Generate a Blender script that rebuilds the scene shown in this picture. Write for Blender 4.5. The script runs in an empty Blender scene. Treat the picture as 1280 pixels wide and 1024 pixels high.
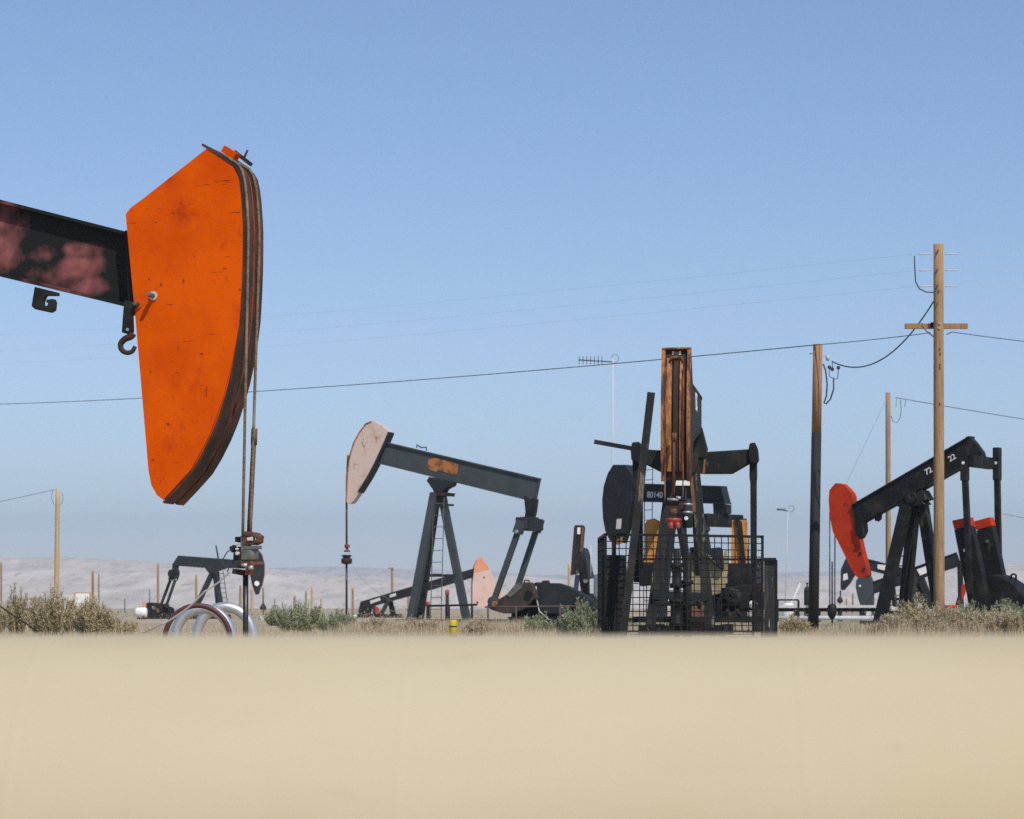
import bpy, bmesh, math, random
from mathutils import Vector, Matrix, noise as mnoise
random.seed(7)
S = bpy.context.scene
C = S.collection
F = 3022.0          # focal length in pixels of the 1280-wide photograph
HY = 760.0          # row of the horizon
EYE = 0.65          # camera height over the oil field floor
R = math.radians

# ------------------------------------------------------------------ helpers
def pix(px, py, Y):
    return Vector(((px - 640) / F * Y, Y, EYE + (HY - py) / F * Y))

class MB:
    def __init__(s): s.bm = bmesh.new()
    def quadface(s, vs, smooth=False):
        try:
            f = s.bm.faces.new(vs); f.smooth = smooth; return f
        except ValueError: return None
    def box(s, c, d, rot=None):
        c = Vector(c); M = rot or Matrix.Identity(3)
        h = [x / 2 for x in d]; v = []
        for x in (-1, 1):
            for y in (-1, 1):
                for z in (-1, 1):
                    v.append(s.bm.verts.new(c + M @ Vector((x * h[0], y * h[1], z * h[2]))))
        for q in ((0, 1, 3, 2), (4, 6, 7, 5), (0, 4, 5, 1), (2, 3, 7, 6), (0, 2, 6, 4), (1, 5, 7, 3)):
            s.bm.faces.new([v[i] for i in q])
        return s
    def bar(s, p, q, w, h, up=(0, 0, 1), w2=None, h2=None):
        """rectangular bar p->q; w across, h along the up direction"""
        p = Vector(p); q = Vector(q); d = (q - p).normalized(); up = Vector(up)
        a = d.cross(up)
        if a.length < 1e-4: a = d.cross(Vector((1, 0, 0)))
        a.normalize(); b = a.cross(d).normalized()
        v = []
        for P, ww, hh in ((p, w, h), (q, w2 or w, h2 or h)):
            for i, j in ((-1, -1), (1, -1), (1, 1), (-1, 1)):
                v.append(s.bm.verts.new(P + a * (i * ww / 2) + b * (j * hh / 2)))
        s.bm.faces.new(v[:4][::-1]); s.bm.faces.new(v[4:])
        for i in range(4):
            j = (i + 1) % 4
            s.bm.faces.new((v[i], v[j], v[4 + j], v[4 + i]))
        return s
    def tube(s, pts, r, n=8, cap=True, r2=None):
        pts = [Vector(p) for p in pts]; rings = []
        a = None
        for i, p in enumerate(pts):
            d = (pts[min(i + 1, len(pts) - 1)] - pts[max(i - 1, 0)]).normalized()
            if a is None:
                a = d.cross(Vector((0, 0, 1)))
                if a.length < .05: a = d.cross(Vector((1, 0, 0)))
            else:
                a = a - d * a.dot(d)
            a.normalize(); b = d.cross(a)
            rr = r if r2 is None else r + (r2 - r) * i / (len(pts) - 1)
            rings.append([s.bm.verts.new(p + (a * math.cos(t) + b * math.sin(t)) * rr)
                          for t in [2 * math.pi * k / n for k in range(n)]])
        for A, B in zip(rings, rings[1:]):
            for k in range(n):
                f = s.bm.faces.new((A[k], A[(k + 1) % n], B[(k + 1) % n], B[k])); f.smooth = n > 5
        if cap:
            s.bm.faces.new(rings[0][::-1]); s.bm.faces.new(rings[-1])
        return s
    def lathe(s, c, prof, n=14, axis=(0, 0, 1)):
        """prof: list of (r, h) along axis"""
        c = Vector(c); ax = Vector(axis).normalized()
        a = ax.cross(Vector((1, 0, 0)))
        if a.length < .1: a = ax.cross(Vector((0, 1, 0)))
        a.normalize(); b = ax.cross(a); rings = []
        for r, h in prof:
            rings.append([s.bm.verts.new(c + ax * h + (a * math.cos(t) + b * math.sin(t)) * max(r, 1e-4))
                          for t in [2 * math.pi * k / n for k in range(n)]])
        for A, B in zip(rings, rings[1:]):
            for k in range(n):
                f = s.bm.faces.new((A[k], A[(k + 1) % n], B[(k + 1) % n], B[k])); f.smooth = True
        s.bm.faces.new(rings[0][::-1]); s.bm.faces.new(rings[-1])
        return s
    def prism(s, uz, v0, v1):
        """polygon in the local x-z plane extruded along y from v0 to v1"""
        A = [s.bm.verts.new((u, v0, z)) for u, z in uz]
        B = [s.bm.verts.new((u, v1, z)) for u, z in uz]
        s.bm.faces.new(A); s.bm.faces.new(B[::-1])
        n = len(uz)
        for i in range(n):
            j = (i + 1) % n
            s.bm.faces.new((A[j], A[i], B[i], B[j]))
        return s
    def ribbon(s, uz, v0, v1, o0, o1):
        """strip that follows the curve uz (x,z), from v0 to v1 in y, between offsets o0 and o1 along the curve's normal"""
        rows = []
        n = len(uz)
        for i in range(n):
            a = Vector(uz[max(i - 1, 0)]); b = Vector(uz[min(i + 1, n - 1)])
            d = (b - a).normalized(); nn = Vector((-d.y, d.x))   # left of travel
            p = Vector(uz[i])
            q0 = p + nn * o0; q1 = p + nn * o1
            rows.append([s.bm.verts.new((q0.x, v0, q0.y)), s.bm.verts.new((q1.x, v0, q1.y)),
                         s.bm.verts.new((q1.x, v1, q1.y)), s.bm.verts.new((q0.x, v1, q0.y))])
        for A, B in zip(rows, rows[1:]):
            for k in range(4):
                s.bm.faces.new((A[k], A[(k + 1) % 4], B[(k + 1) % 4], B[k]))
        s.bm.faces.new(rows[0][::-1]); s.bm.faces.new(rows[-1])
        return s
    def build(s, name, mat, parent=None, bevel=0.0):
        bmesh.ops.recalc_face_normals(s.bm, faces=s.bm.faces[:])
        me = bpy.data.meshes.new(name); s.bm.to_mesh(me); s.bm.free()
        for m in (mat if isinstance(mat, (list, tuple)) else [mat]): me.materials.append(m)
        o = bpy.data.objects.new(name, me); C.objects.link(o)
        if parent is not None: o.parent = parent
        if bevel:
            b = o.modifiers.new('bevel', 'BEVEL'); b.width = bevel; b.segments = 2; b.limit_method = 'ANGLE'
        return o

def tag(o, label=None, cat=None, group=None, kind=None):
    if label: o['label'] = label
    if cat: o['category'] = cat
    if group: o['group'] = group
    if kind: o['kind'] = kind
    return o

def thing(name, label, cat, loc=(0, 0, 0), rz=0.0, group=None):
    o = bpy.data.objects.new(name, None); C.objects.link(o)
    o.empty_display_size = .3
    o.location = loc; o.rotation_euler = (0, 0, rz)
    return tag(o, label, cat, group)

def lettering(name, body, size, mat, parent, loc, xdir, updir, extrude=.004):
    cu = bpy.data.curves.new(name, 'FONT'); cu.body = body; cu.size = size; cu.extrude = extrude; cu.offset = .012 * size
    tmp = bpy.data.objects.new(name + '_src', cu); C.objects.link(tmp)
    dg = bpy.context.evaluated_depsgraph_get()
    me = bpy.data.meshes.new_from_object(tmp.evaluated_get(dg))
    bpy.data.objects.remove(tmp)
    me.materials.clear(); me.materials.append(mat)
    o = bpy.data.objects.new(name, me); C.objects.link(o)
    x = Vector(xdir).normalized(); y = Vector(updir); y = (y - x * y.dot(x)).normalized(); z = x.cross(y)
    M = Matrix((x, y, z)).transposed().to_4x4(); M.translation = Vector(loc)
    if parent is not None: o.parent = parent
    o.matrix_local = M
    return o

# ------------------------------------------------------------------ materials
def mat(name, base, rough=.6, metal=0.0, layers=(), bump=0.0, bscale=30.0, spec=.4, coords='Object'):
    """layers: (colour, noise scale, threshold lo, hi, (sx,sy,sz) stretch, detail)"""
    m = bpy.data.materials.new(name); m.use_nodes = True
    nt = m.node_tree; N = nt.nodes; L = nt.links
    p = N['Principled BSDF']
    p.inputs['Roughness'].default_value = rough; p.inputs['Metallic'].default_value = metal
    p.inputs['Specular IOR Level'].default_value = spec
    tc = N.new('ShaderNodeTexCoord')
    cur = None
    for i, (col, sc, lo, hi, st, det) in enumerate(layers):
        mp = N.new('ShaderNodeMapping'); mp.inputs['Scale'].default_value = st
        mp.inputs['Location'].default_value = (i * 3.7, i * 1.9, i * 5.3)
        L.new(tc.outputs[coords], mp.inputs['Vector'])
        nz = N.new('ShaderNodeTexNoise'); nz.inputs['Scale'].default_value = sc; nz.inputs['Detail'].default_value = det
        nz.inputs['Roughness'].default_value = .62
        L.new(mp.outputs[0], nz.inputs['Vector'])
        mr = N.new('ShaderNodeMapRange'); mr.inputs['From Min'].default_value = lo; mr.inputs['From Max'].default_value = hi
        L.new(nz.outputs['Fac'], mr.inputs['Value'])
        mx = N.new('ShaderNodeMix'); mx.data_type = 'RGBA'
        L.new(mr.outputs[0], mx.inputs['Factor'])
        if cur is None: mx.inputs['A'].default_value = (*base, 1)
        else: L.new(cur, mx.inputs['A'])
        mx.inputs['B'].default_value = (*col, 1)
        cur = mx.outputs['Result']
    if cur is None: p.inputs['Base Color'].default_value = (*base, 1)
    else: L.new(cur, p.inputs['Base Color'])
    if bump:
        nz = N.new('ShaderNodeTexNoise'); nz.inputs['Scale'].default_value = bscale; nz.inputs['Detail'].default_value = 5
        L.new(tc.outputs[coords], nz.inputs['Vector'])
        b = N.new('ShaderNodeBump'); b.inputs['Strength'].default_value = bump; b.inputs['Distance'].default_value = .02
        L.new(nz.outputs['Fac'], b.inputs['Height']); L.new(b.outputs[0], p.inputs['Normal'])
    return m

U1 = (1, 1, 1)
M = {}
M['orange'] = mat('orange_paint', (.72, .098, .0008), .7, layers=[
    ((.58, .064, .0008), 1.6, .42, .68, (1, 1, .7), 5), ((.40, .030, .005), 2.1, .58, .76, (1, 1, .8), 7),
    ((.20, .025, .01), 13.0, .665, .71, (.7, 1, 1.2), 7), ((.22, .030, .008), 5.0, .662, .69, (.42, 1, 4.2), 8), ((.26, .034, .008), 7.0, .67, .70, (2.6, 1, .5), 6), ((.22, .03, .012), 34, .70, .76, (1, 1, .6), 3)], bump=.10, bscale=5, spec=.05)
M['orange_plain'] = mat('orange_red_paint', (.50, .09, .02), .55, layers=[((.22, .05, .03), 4, .45, .7, U1, 5)])
M['rim'] = mat('rim_steel', (.042, .029, .020), .65, layers=[((.14, .048, .028), 4, .44, .66, (1, 1, .5), 6)], bump=.2, spec=.2)
M['rimred'] = mat('red_primer', (.33, .07, .045), .6, layers=[((.12, .04, .03), 6, .5, .72, U1, 5)], bump=.15)
M['beam_a'] = mat('black_paint_worn_to_red', (.021, .021, .021), .55, layers=[
    ((.27, .095, .09), 1.15, .525, .60, (1, 1, 1.3), 5), ((.05, .02, .02), 14, .52, .75, (2.5, 1, .6), 6)], bump=.12, bscale=9)
M['black'] = mat('black_paint', (.0105, .0115, .0105), .6, layers=[((.040, .036, .030), 2.2, .50, .76, U1, 7), ((.085, .075, .058), 3.5, .64, .74, (2, 2, .35), 7)], bump=.15, bscale=10, spec=.2)
M['blackc'] = mat('black_paint_oily', (.0115, .012, .0105), .58, layers=[((.035, .032, .026), 1.6, .46, .7, U1, 6), ((.16, .135, .095), 2.6, .585, .67, (2.4, 2.4, .45), 7)], bump=.2, bscale=10, spec=.22)
M['grey'] = mat('charcoal_paint', (.056, .068, .071), .6, layers=[((.040, .048, .050), 1.2, .45, .7, U1, 5), ((.085, .07, .055), 5, .62, .78, U1, 6)], bump=.1, spec=.25)
M['greydark'] = mat('dark_grey_paint', (.020, .0245, .0265), .6, layers=[((.038, .037, .033), 2.0, .5, .75, U1, 5)], bump=.1, spec=.22)
M['pinkhead'] = mat('faded_pink_paint', (.60, .47, .395), .75, layers=[
    ((.52, .33, .25), 2.2, .5, .72, (1, 1, .7), 6), ((.28, .10, .05), 5.5, .60, .70, (1, 1, .6), 7)], bump=.1)
M['pinkhead2'] = mat('pale_pink_paint', (.62, .435, .36), .75, layers=[((.56, .36, .28), 1.1, .5, .7, U1, 5)])
M['peach'] = mat('peach_paint', (.68, .28, .15), .75, layers=[((.6, .2, .1), 2, .5, .7, U1, 5)])
M['redhead'] = mat('red_paint', (.48, .040, .008), .65, layers=[((.34, .026, .010), 1.4, .45, .72, U1, 5), ((.07, .014, .012), 4.5, .63, .70, (1, 1, .7), 7)], bump=.1, spec=.15)
M['yellow'] = mat('yellow_orange_paint', (.55, .245, .06), .6, layers=[((.38, .13, .03), 3, .48, .70, (1, 1, .6), 6), ((.12, .05, .025), 7, .62, .70, (1, 1, .5), 6)], spec=.15)
M['rustyellow'] = mat('yellow_paint_worn_to_rust', (.40, .165, .05), .65, layers=[
    ((.085, .036, .026), 3.0, .40, .54, (2.6, 2.6, .22), 7), ((.16, .055, .03), 11, .50, .64, (2, 2, .5), 6)], bump=.2, bscale=14, spec=.2)
M['goldstripe'] = mat('worn_gold_stripe', (.44, .20, .055), .6, layers=[
    ((.10, .040, .024), 4.0, .47, .60, (2.6, 2.6, .3), 8), ((.24, .085, .04), 9, .45, .62, (2, 2, .5), 6)], bump=.2, bscale=14, spec=.2)
M['rustdark'] = mat('dark_rust', (.038, .024, .019), .75, layers=[((.095, .042, .026), 5, .5, .72, (2, 2, .4), 6)], bump=.2, spec=.2)
M['weight'] = mat('oily_brown_weight', (.045, .036, .028), .65, layers=[((.11, .055, .03), 2.2, .48, .66, U1, 7), ((.10, .10, .095), 1.6, .56, .72, U1, 6)], bump=.25, spec=.3)
M['rust'] = mat('rust', (.20, .085, .045), .8, layers=[((.09, .045, .03), 6, .45, .65, U1, 6)], bump=.25)
M['rustpatch'] = mat('orange_rust_patch', (.40, .155, .05), .8, layers=[((.14, .065, .04), 2.6, .46, .58, U1, 7)], spec=.15)
M['hanger'] = mat('rusty_hanger', (.13, .065, .035), .75, layers=[((.05, .03, .02), 9, .45, .6, U1, 6), ((.26, .16, .08), 14, .6, .72, U1, 5)], bump=.3, spec=.2)
M['cable'] = mat('wire_rope', (.21, .145, .09), .65, layers=[((.10, .068, .045), 26, .42, .62, (1, 1, 1.6), 3), ((.30, .22, .14), 3, .5, .72, U1, 4)], bump=.3, bscale=60)
M['cablerust'] = mat('rusty_wire_rope', (.15, .085, .055), .7, layers=[((.08, .05, .035), 30, .45, .6, (1, 1, 2.2), 2)], bump=.3, bscale=60)
M['rod'] = mat('dark_steel_rod', (.022, .022, .022), .35, layers=[((.05, .045, .04), 5, .55, .8, (3, 3, .5), 4)])
M['steel'] = mat('dull_steel', (.17, .165, .15), .5, .4, layers=[((.10, .08, .06), 6, .5, .7, U1, 5)], bump=.15)
M['galv'] = mat('galvanised_pipe', (.60, .60, .59), .42, .75, layers=[((.42, .44, .46), 5, .5, .75, U1, 4)], bump=.05)
M['maroon'] = mat('maroon_hose', (.085, .028, .034), .5, layers=[((.13, .05, .05), 5, .5, .7, U1, 4)])
M['white'] = mat('white_paint', (.78, .78, .76), .5, layers=[((.6, .58, .54), 4, .55, .75, U1, 5)])
M['number'] = mat('white_stencil_paint', (.72, .74, .74), .6, layers=[((.3, .3, .3), 12, .6, .7, U1, 4)])
M['decal'] = mat('white_sticker', (.80, .76, .72), .5)
M['wood'] = mat('pole_wood', (.36, .235, .12), .85, layers=[((.23, .135, .062), 7, .42, .66, (5, 5, .22), 6), ((.42, .30, .17), 5, .56, .74, (6, 6, .12), 6), ((.08, .05, .03), 10, .66, .74, (6, 6, .10), 6)], bump=.35, bscale=24)
M['woodred'] = mat('brown_pole_wood', (.35, .19, .09), .85, layers=[((.20, .10, .045), 7, .45, .66, (5, 5, .2), 6), ((.36, .21, .11), 5, .58, .74, (6, 6, .12), 6)], bump=.35, bscale=24)
M['creosote'] = mat('tarred_wood', (.017, .017, .015), .75, layers=[((.05, .035, .022), 5, .58, .76, (5, 5, .2), 6)], bump=.3, bscale=24)
M['woodpale'] = mat('pale_pole_wood', (.50, .36, .19), .85, layers=[((.38, .25, .12), 7, .45, .7, (5, 5, .2), 5)])
M['wire'] = mat('black_wire', (.05, .055, .065), .6)
M['wirepale'] = mat('aluminium_wire', (.50, .53, .56), .5, .0)
M['mastgrey'] = mat('pale_grey_mast', (.50, .52, .53), .6)
M['wiregrey'] = mat('grey_wire', (.16, .17, .19), .5)
M['porcelain'] = mat('pale_insulator', (.46, .50, .54), .4)
M['bolt'] = mat('galvanised_bolt', (.35, .36, .37), .45, .5)
M['mesh'] = mat('black_wire_mesh', (.011, .011, .010), .6, layers=[((.045, .032, .02), 4, .6, .75, U1, 5)], spec=.2)
M['scuffed'] = mat('scuffed_black_sheet', (.012, .0125, .0115), .6, layers=[
    ((.55, .52, .46), 2.3, .63, .67, (6, 6, .35), 5), ((.09, .07, .045), 3, .55, .7, (4, 4, .3), 6)], bump=.1)
M['tan'] = mat('dusty_tan_housing', (.36, .30, .17), .8, layers=[((.16, .13, .08), 3, .45, .65, U1, 6)], bump=.2)
M['bluegrey'] = mat('blue_grey_cabinet', (.13, .17, .21), .55, layers=[((.10, .13, .17), 2, .5, .7, U1, 4)])
M['redpart'] = mat('red_clamp', (.36, .045, .03), .5, layers=[((.25, .05, .04), 12, .5, .7, U1, 4)])
M['yellowpost'] = mat('yellow_post', (.60, .44, .03), .6, layers=[((.35, .26, .06), 9, .5, .7, U1, 5)])
M['brownrail'] = mat('brown_rail', (.10, .055, .045), .7)
M['pipe'] = mat('beige_pipe', (.50, .425, .272), .6, layers=[((.46, .375, .228), .8, .45, .70, (.6, 1, 1), 5), ((.52, .45, .30), 2.6, .5, .8, (.3, 1, 1), 5), ((.43, .355, .225), 7, .60, .78, (.4, 1, 1), 6)], bump=.02, bscale=4, spec=.12)
M['pale'] = mat('weathered_concrete', (.55, .54, .51), .8, layers=[((.42, .40, .37), 1.5, .5, .7, U1, 5)])

def patch_mat():
    """black paint worn through to faded red in a few cloudy patches of the near beam (positions in the beam's own metres)"""
    m = bpy.data.materials.new('black_paint_worn_to_red'); m.use_nodes = True
    nt = m.node_tree; N = nt.nodes; L = nt.links; p = N['Principled BSDF']
    p.inputs['Roughness'].default_value = .65; p.inputs['Specular IOR Level'].default_value = .15
    tc = N.new('ShaderNodeTexCoord'); mp = N.new('ShaderNodeMapping'); mp.inputs['Rotation'].default_value = (0, R(-14), 0)
    L.new(tc.outputs['Object'], mp.inputs['Vector'])
    nz = N.new('ShaderNodeTexNoise'); nz.inputs['Scale'].default_value = 2.0; nz.inputs['Detail'].default_value = 9; nz.inputs['Roughness'].default_value = .55
    L.new(mp.outputs[0], nz.inputs['Vector'])
    cur = None
    for cx, cz_, rx, rz_ in PATCHES:
        d = N.new('ShaderNodeVectorMath'); d.operation = 'SUBTRACT'; d.inputs[1].default_value = (cx, 0, cz_); L.new(tc.outputs['Object'], d.inputs[0])
        k = N.new('ShaderNodeVectorMath'); k.operation = 'MULTIPLY'; k.inputs[1].default_value = (1 / rx, 0, 1 / rz_); L.new(d.outputs[0], k.inputs[0])
        ln = N.new('ShaderNodeVectorMath'); ln.operation = 'LENGTH'; L.new(k.outputs[0], ln.inputs[0])
        if cur is None: cur = ln.outputs['Value']
        else:
            mi = N.new('ShaderNodeMath'); mi.operation = 'MINIMUM'; L.new(cur, mi.inputs[0]); L.new(ln.outputs['Value'], mi.inputs[1]); cur = mi.outputs[0]
    a = N.new('ShaderNodeMath'); a.operation = 'MULTIPLY_ADD'; a.inputs[1].default_value = 5.0; a.inputs[2].default_value = -2.5; L.new(nz.outputs['Fac'], a.inputs[0])
    b_ = N.new('ShaderNodeMath'); b_.operation = 'ADD'; L.new(a.outputs[0], b_.inputs[0]); L.new(cur, b_.inputs[1])
    mr = N.new('ShaderNodeMapRange'); mr.inputs['From Min'].default_value = 1.45; mr.inputs['From Max'].default_value = .45; L.new(b_.outputs[0], mr.inputs['Value'])
    n2 = N.new('ShaderNodeTexNoise'); n2.inputs['Scale'].default_value = 5; n2.inputs['Detail'].default_value = 9; L.new(mp.outputs[0], n2.inputs['Vector'])
    r2 = N.new('ShaderNodeMapRange'); r2.inputs['From Min'].default_value = .35; r2.inputs['From Max'].default_value = .6; r2.inputs['To Min'].default_value = .45; L.new(n2.outputs['Fac'], r2.inputs['Value'])
    fx = N.new('ShaderNodeMath'); fx.operation = 'MULTIPLY'; L.new(mr.outputs[0], fx.inputs[0]); L.new(r2.outputs[0], fx.inputs[1])
    mx = N.new('ShaderNodeMix'); mx.data_type = 'RGBA'; mx.inputs['A'].default_value = (.014, .0145, .0135, 1); mx.inputs['B'].default_value = (.30, .096, .09, 1)
    L.new(fx.outputs[0], mx.inputs['Factor']); L.new(mx.outputs['Result'], p.inputs['Base Color'])
    return m
def soil_mat():
    return mat('desert_soil', (.40, .33, .225), .95, layers=[
        ((.30, .24, .155), .35, .42, .66, U1, 6), ((.47, .40, .29), .08, .45, .68, U1, 5), ((.20, .165, .10), 2.4, .58, .74, U1, 6)],
        bump=.5, bscale=3, spec=.1)
M['soil'] = soil_mat()
M['hill'] = mat('bleached_hillside', (.66, .565, .44), .95, layers=[
    ((.50, .43, .335), .018, .40, .62, (2.2, .25, 2.5), 9), ((.74, .655, .53), .016, .48, .68, (2.0, .25, 2.5), 9), ((.33, .28, .215), .06, .58, .70, (2, .22, 2.5), 7)], bump=.0, spec=.05)

def leaf_mat(name, a, b, c):
    m = bpy.data.materials.new(name); m.use_nodes = True
    N = m.node_tree.nodes; L = m.node_tree.links; p = N['Principled BSDF']
    p.inputs['Roughness'].default_value = .8; p.inputs['Specular IOR Level'].default_value = .15
    at = N.new('ShaderNodeAttribute'); at.attribute_name = 'tint'
    r = N.new('ShaderNodeValToRGB'); e = r.color_ramp.elements
    e[0].position = 0; e[0].color = (*a, 1); e[1].position = 1; e[1].color = (*c, 1)
    k = e.new(.5); k.color = (*b, 1)
    L.new(at.outputs['Fac'], r.inputs[0]); L.new(r.outputs[0], p.inputs['Base Color'])
    t = N.new('ShaderNodeBsdfTranslucent'); L.new(r.outputs[0], t.inputs[0])
    mx = N.new('ShaderNodeMixShader'); mx.inputs[0].default_value = .22
    L.new(p.outputs[0], mx.inputs[1]); L.new(t.outputs[0], mx.inputs[2]); L.new(mx.outputs[0], N['Material Output'].inputs[0])
    return m
M['sage'] = leaf_mat('sage_leaves', (.28, .22, .115), (.50, .42, .25), (.70, .61, .41))
M['sagegreen'] = leaf_mat('green_sage_leaves', (.17, .19, .10), (.33, .355, .21), (.52, .54, .36))
M['dry'] = leaf_mat('dry_grass_blades', (.36, .275, .165), (.53, .435, .285), (.66, .57, .40))
M['twig'] = mat('twig', (.14, .105, .07), .9)

# ------------------------------------------------------------------ ground, hills
def ground_z(x, y):
    t = min(max((y - 7) / 18, 0), 1); t = t * t * (3 - 2 * t)
    z = -.20 * (1 - t)
    if y > 20: z += .045 * mnoise.noise(Vector((x * .12, y * .05, 2.0)))
    return z - .02
b = MB()
ys = [-60, -20, 0, 3, 5, 6, 7] + [7 + i * 1.2 for i in range(1, 20)] + [32 + i * 3 for i in range(60)] + [220, 260, 320, 400, 520, 700, 1000, 1500, 2200, 3200, 4500, 6200, 8000]
nx = 90
grid = []
for y in ys:
    half = 60 + max(y, 0) * .62
    grid.append([b.bm.verts.new((half * (2 * i / nx - 1), y, ground_z(half * (2 * i / nx - 1), y))) for i in range(nx + 1)])
for A, B in zip(grid, grid[1:]):
    for i in range(nx):
        f = b.bm.faces.new((A[i], A[i + 1], B[i + 1], B[i])); f.smooth = True
tag(b.build('ground', M['soil']), kind='structure')

def hill_sheet(name, y0, y1, prof, amp, seed, ny=46, nx=360):
    """rolling bleached hills; prof = (photo column, photo row) of the skyline, used at the crest distance"""
    b = MB(); rows = []
    x0, x1 = -260, 1540
    for j in range(ny):
        t = j / (ny - 1)
        y = y0 + (y1 - y0) * t
        row = []
        for i in range(nx):
            px = x0 + (x1 - x0) * i / (nx - 1)
            k = 0
            while k < len(prof) - 2 and px > prof[k + 1][0]: k += 1
            (ax, ay), (bx, by) = prof[k], prof[k + 1]
            s = min(max((px - ax) / (bx - ax), 0), 1); s = s * s * (3 - 2 * s)
            crest = (HY - (ay + (by - ay) * s)) / F * y1
            x = (px - 640) / F * (y1 * .55 + y * .45)
            up = math.sin(min(t / .86, 1) * math.pi / 2) ** 1.35
            if t > .86: up = 1 - ((t - .86) / .14) ** 2 * .5
            q = Vector((x * .0016 + seed, y * .0012, seed))
            n = mnoise.fractal(q, 1.0, 2.0, 6) + .6 * (1 - abs(mnoise.noise(q * 3.3))) - .4
            row.append(b.bm.verts.new((x, y, -1.0 + up * (crest + amp * n * (1 - .75 * up * (t > .6))))))
        rows.append(row)
    for A, B in zip(rows, rows[1:]):
        for i in range(nx - 1):
            f = b.bm.faces.new((A[i], A[i + 1], B[i + 1], B[i])); f.smooth = True
    return tag(b.build(name, M['hill']), kind='structure')
hill_sheet('hills', 2300, 3600, [(-260, 694), (0, 697), (110, 699), (170, 703), (230, 707), (300, 716), (350, 714), (420, 722), (520, 724), (620, 721), (760, 730), (900, 734), (1000, 722), (1100, 716), (1200, 710), (1280, 701), (1540, 694)], 17, 3.1)
hill_sheet('hills', 4700, 6200, [(-260, 706), (200, 708), (330, 711), (430, 709), (520, 713), (600, 716), (700, 719), (860, 722), (1000, 716), (1150, 713), (1540, 708)], 14, 9.4, 26, 260)

# ------------------------------------------------------------------ foreground pipeline
t_ = thing('pipeline', 'broad beige painted pipeline running blurred across the whole foreground', 'pipeline', (0, 4.0, 0))
b = MB(); rp = .40; cz = EYE - .0445 - rp
b.tube([(-9 + i * .5, 0, cz) for i in range(37)], rp, 72)
b.build('pipe_barrel', M['pipe'], t_)
for i, px in enumerate((-440, 30, 505, 1000, 1500)):
    b = MB(); x = (px - 640) / F * (4.0 - rp * .6); n = 72
    ring = []
    for dx, dr in ((-.010, -.002), (-.004, .0002), (.004, .0002), (.010, -.002)):
        ring.append([b.bm.verts.new((x + dx + .006 * math.sin(a + 1), (rp + dr) * math.cos(a), cz + (rp + dr) * math.sin(a))) for a in [2 * math.pi * k / n for k in range(n)]])
    for A, B in zip(ring, ring[1:]):
        for k in range(n):
            f = b.bm.faces.new((A[k], A[(k + 1) % n], B[(k + 1) % n], B[k])); f.smooth = True
    b.build('weld_seam', M['pipe'], t_)

# ------------------------------------------------------------------ pumpjacks
PG = 'pumpjacks of the oil field'
class PJ:
    """frame of one pumpjack: local x runs towards the horse head, y across, z up; T() reads a photo position off the plane y = v"""
    def __init__(s, label, D, px0, alpha, cat='pumpjack'):
        s.D = D; a = R(alpha); s.h = (math.cos(a), math.sin(a)); s.w = (-math.sin(a), math.cos(a))
        s.X0 = (px0 - 640) / F * D
        s.root = thing('pumpjack', label, cat, (s.X0, D, 0), a, PG)
    def T(s, px, py, v=0.0):
        k = (px - 640) / F
        u = (k * (s.D + v * s.w[1]) - s.X0 - v * s.w[0]) / (s.h[0] - k * s.h[1])
        return Vector((u, v, EYE + (HY - py) / F * (s.D + u * s.h[1] + v * s.w[1])))
    def TU(s, px, py, u):
        k = (px - 640) / F
        v = (k * (s.D + u * s.h[1]) - s.X0 - u * s.h[0]) / (s.w[0] - k * s.w[1])
        return Vector((u, v, EYE + (HY - py) / F * (s.D + u * s.h[1] + v * s.w[1])))
    def poly(s, pts, v): return [(q.x, q.z) for q in (s.T(x, y, v) for x, y in pts)]
    def gnd(s, px, v=0.0):
        q = s.T(px, 780, v); q.z = -.05; return q

def smooth(pts, n=2, keep=()):
    for _ in range(n):
        out = []
        for i in range(len(pts)):
            a = pts[i]; c = pts[(i + 1) % len(pts)]
            out.append((a[0] * .78 + c[0] * .22, a[1] * .78 + c[1] * .22)); out.append((a[0] * .22 + c[0] * .78, a[1] * .22 + c[1] * .78))
        pts = out
    return pts
def ibeam(P, corners, v, width, m, name='walking_beam', tf=.05, tw=.05, stiff=3, parent=None):
    """corners (photo): head-top, rear-top, rear-bottom, head-bottom, read on the plane of the near flange edge v"""
    a, bq, c, d = [Vector(q) for q in P.poly(corners, v)]
    b = MB()
    b.prism([tuple(x) for x in (a, bq, c, d)], -tw / 2, tw / 2)
    for p, q, o in ((a, bq, (d - a).normalized()), (d, c, (a - d).normalized())):
        b.prism([tuple(p), tuple(q), tuple(q + o * tf), tuple(p + o * tf)], -width / 2, width / 2)
    for k in range(stiff + 2):
        t = k / (stiff + 1); t = min(max(t, .004), .996)
        p = a.lerp(bq, t); q = d.lerp(c, t); e = (bq - a).normalized() * .02
        b.prism([tuple(p - e), tuple(p + e), tuple(q + e), tuple(q - e)], -width / 2 + .03, width / 2 - .03) if k in (0, stiff + 1) else \
            b.prism([tuple(p.lerp(q, .06) - e), tuple(p.lerp(q, .06) + e), tuple(q.lerp(p, .06) + e), tuple(q.lerp(p, .06) - e)], -width / 2 + .04, width / 2 - .04)
    return b.build(name, m, parent or P.root)

def leg(P, p, q, w, m, h=None, name='post_leg'):
    b = MB(); p = Vector(p); q = Vector(q); h = h or w
    b.bar(p, q, w, h, (1, 0, 0))
    b.box((q.x, q.y, q.z + .03), (w * 2.0, w * 2.0, .06))
    return b.build(name, m, P.root)

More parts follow.
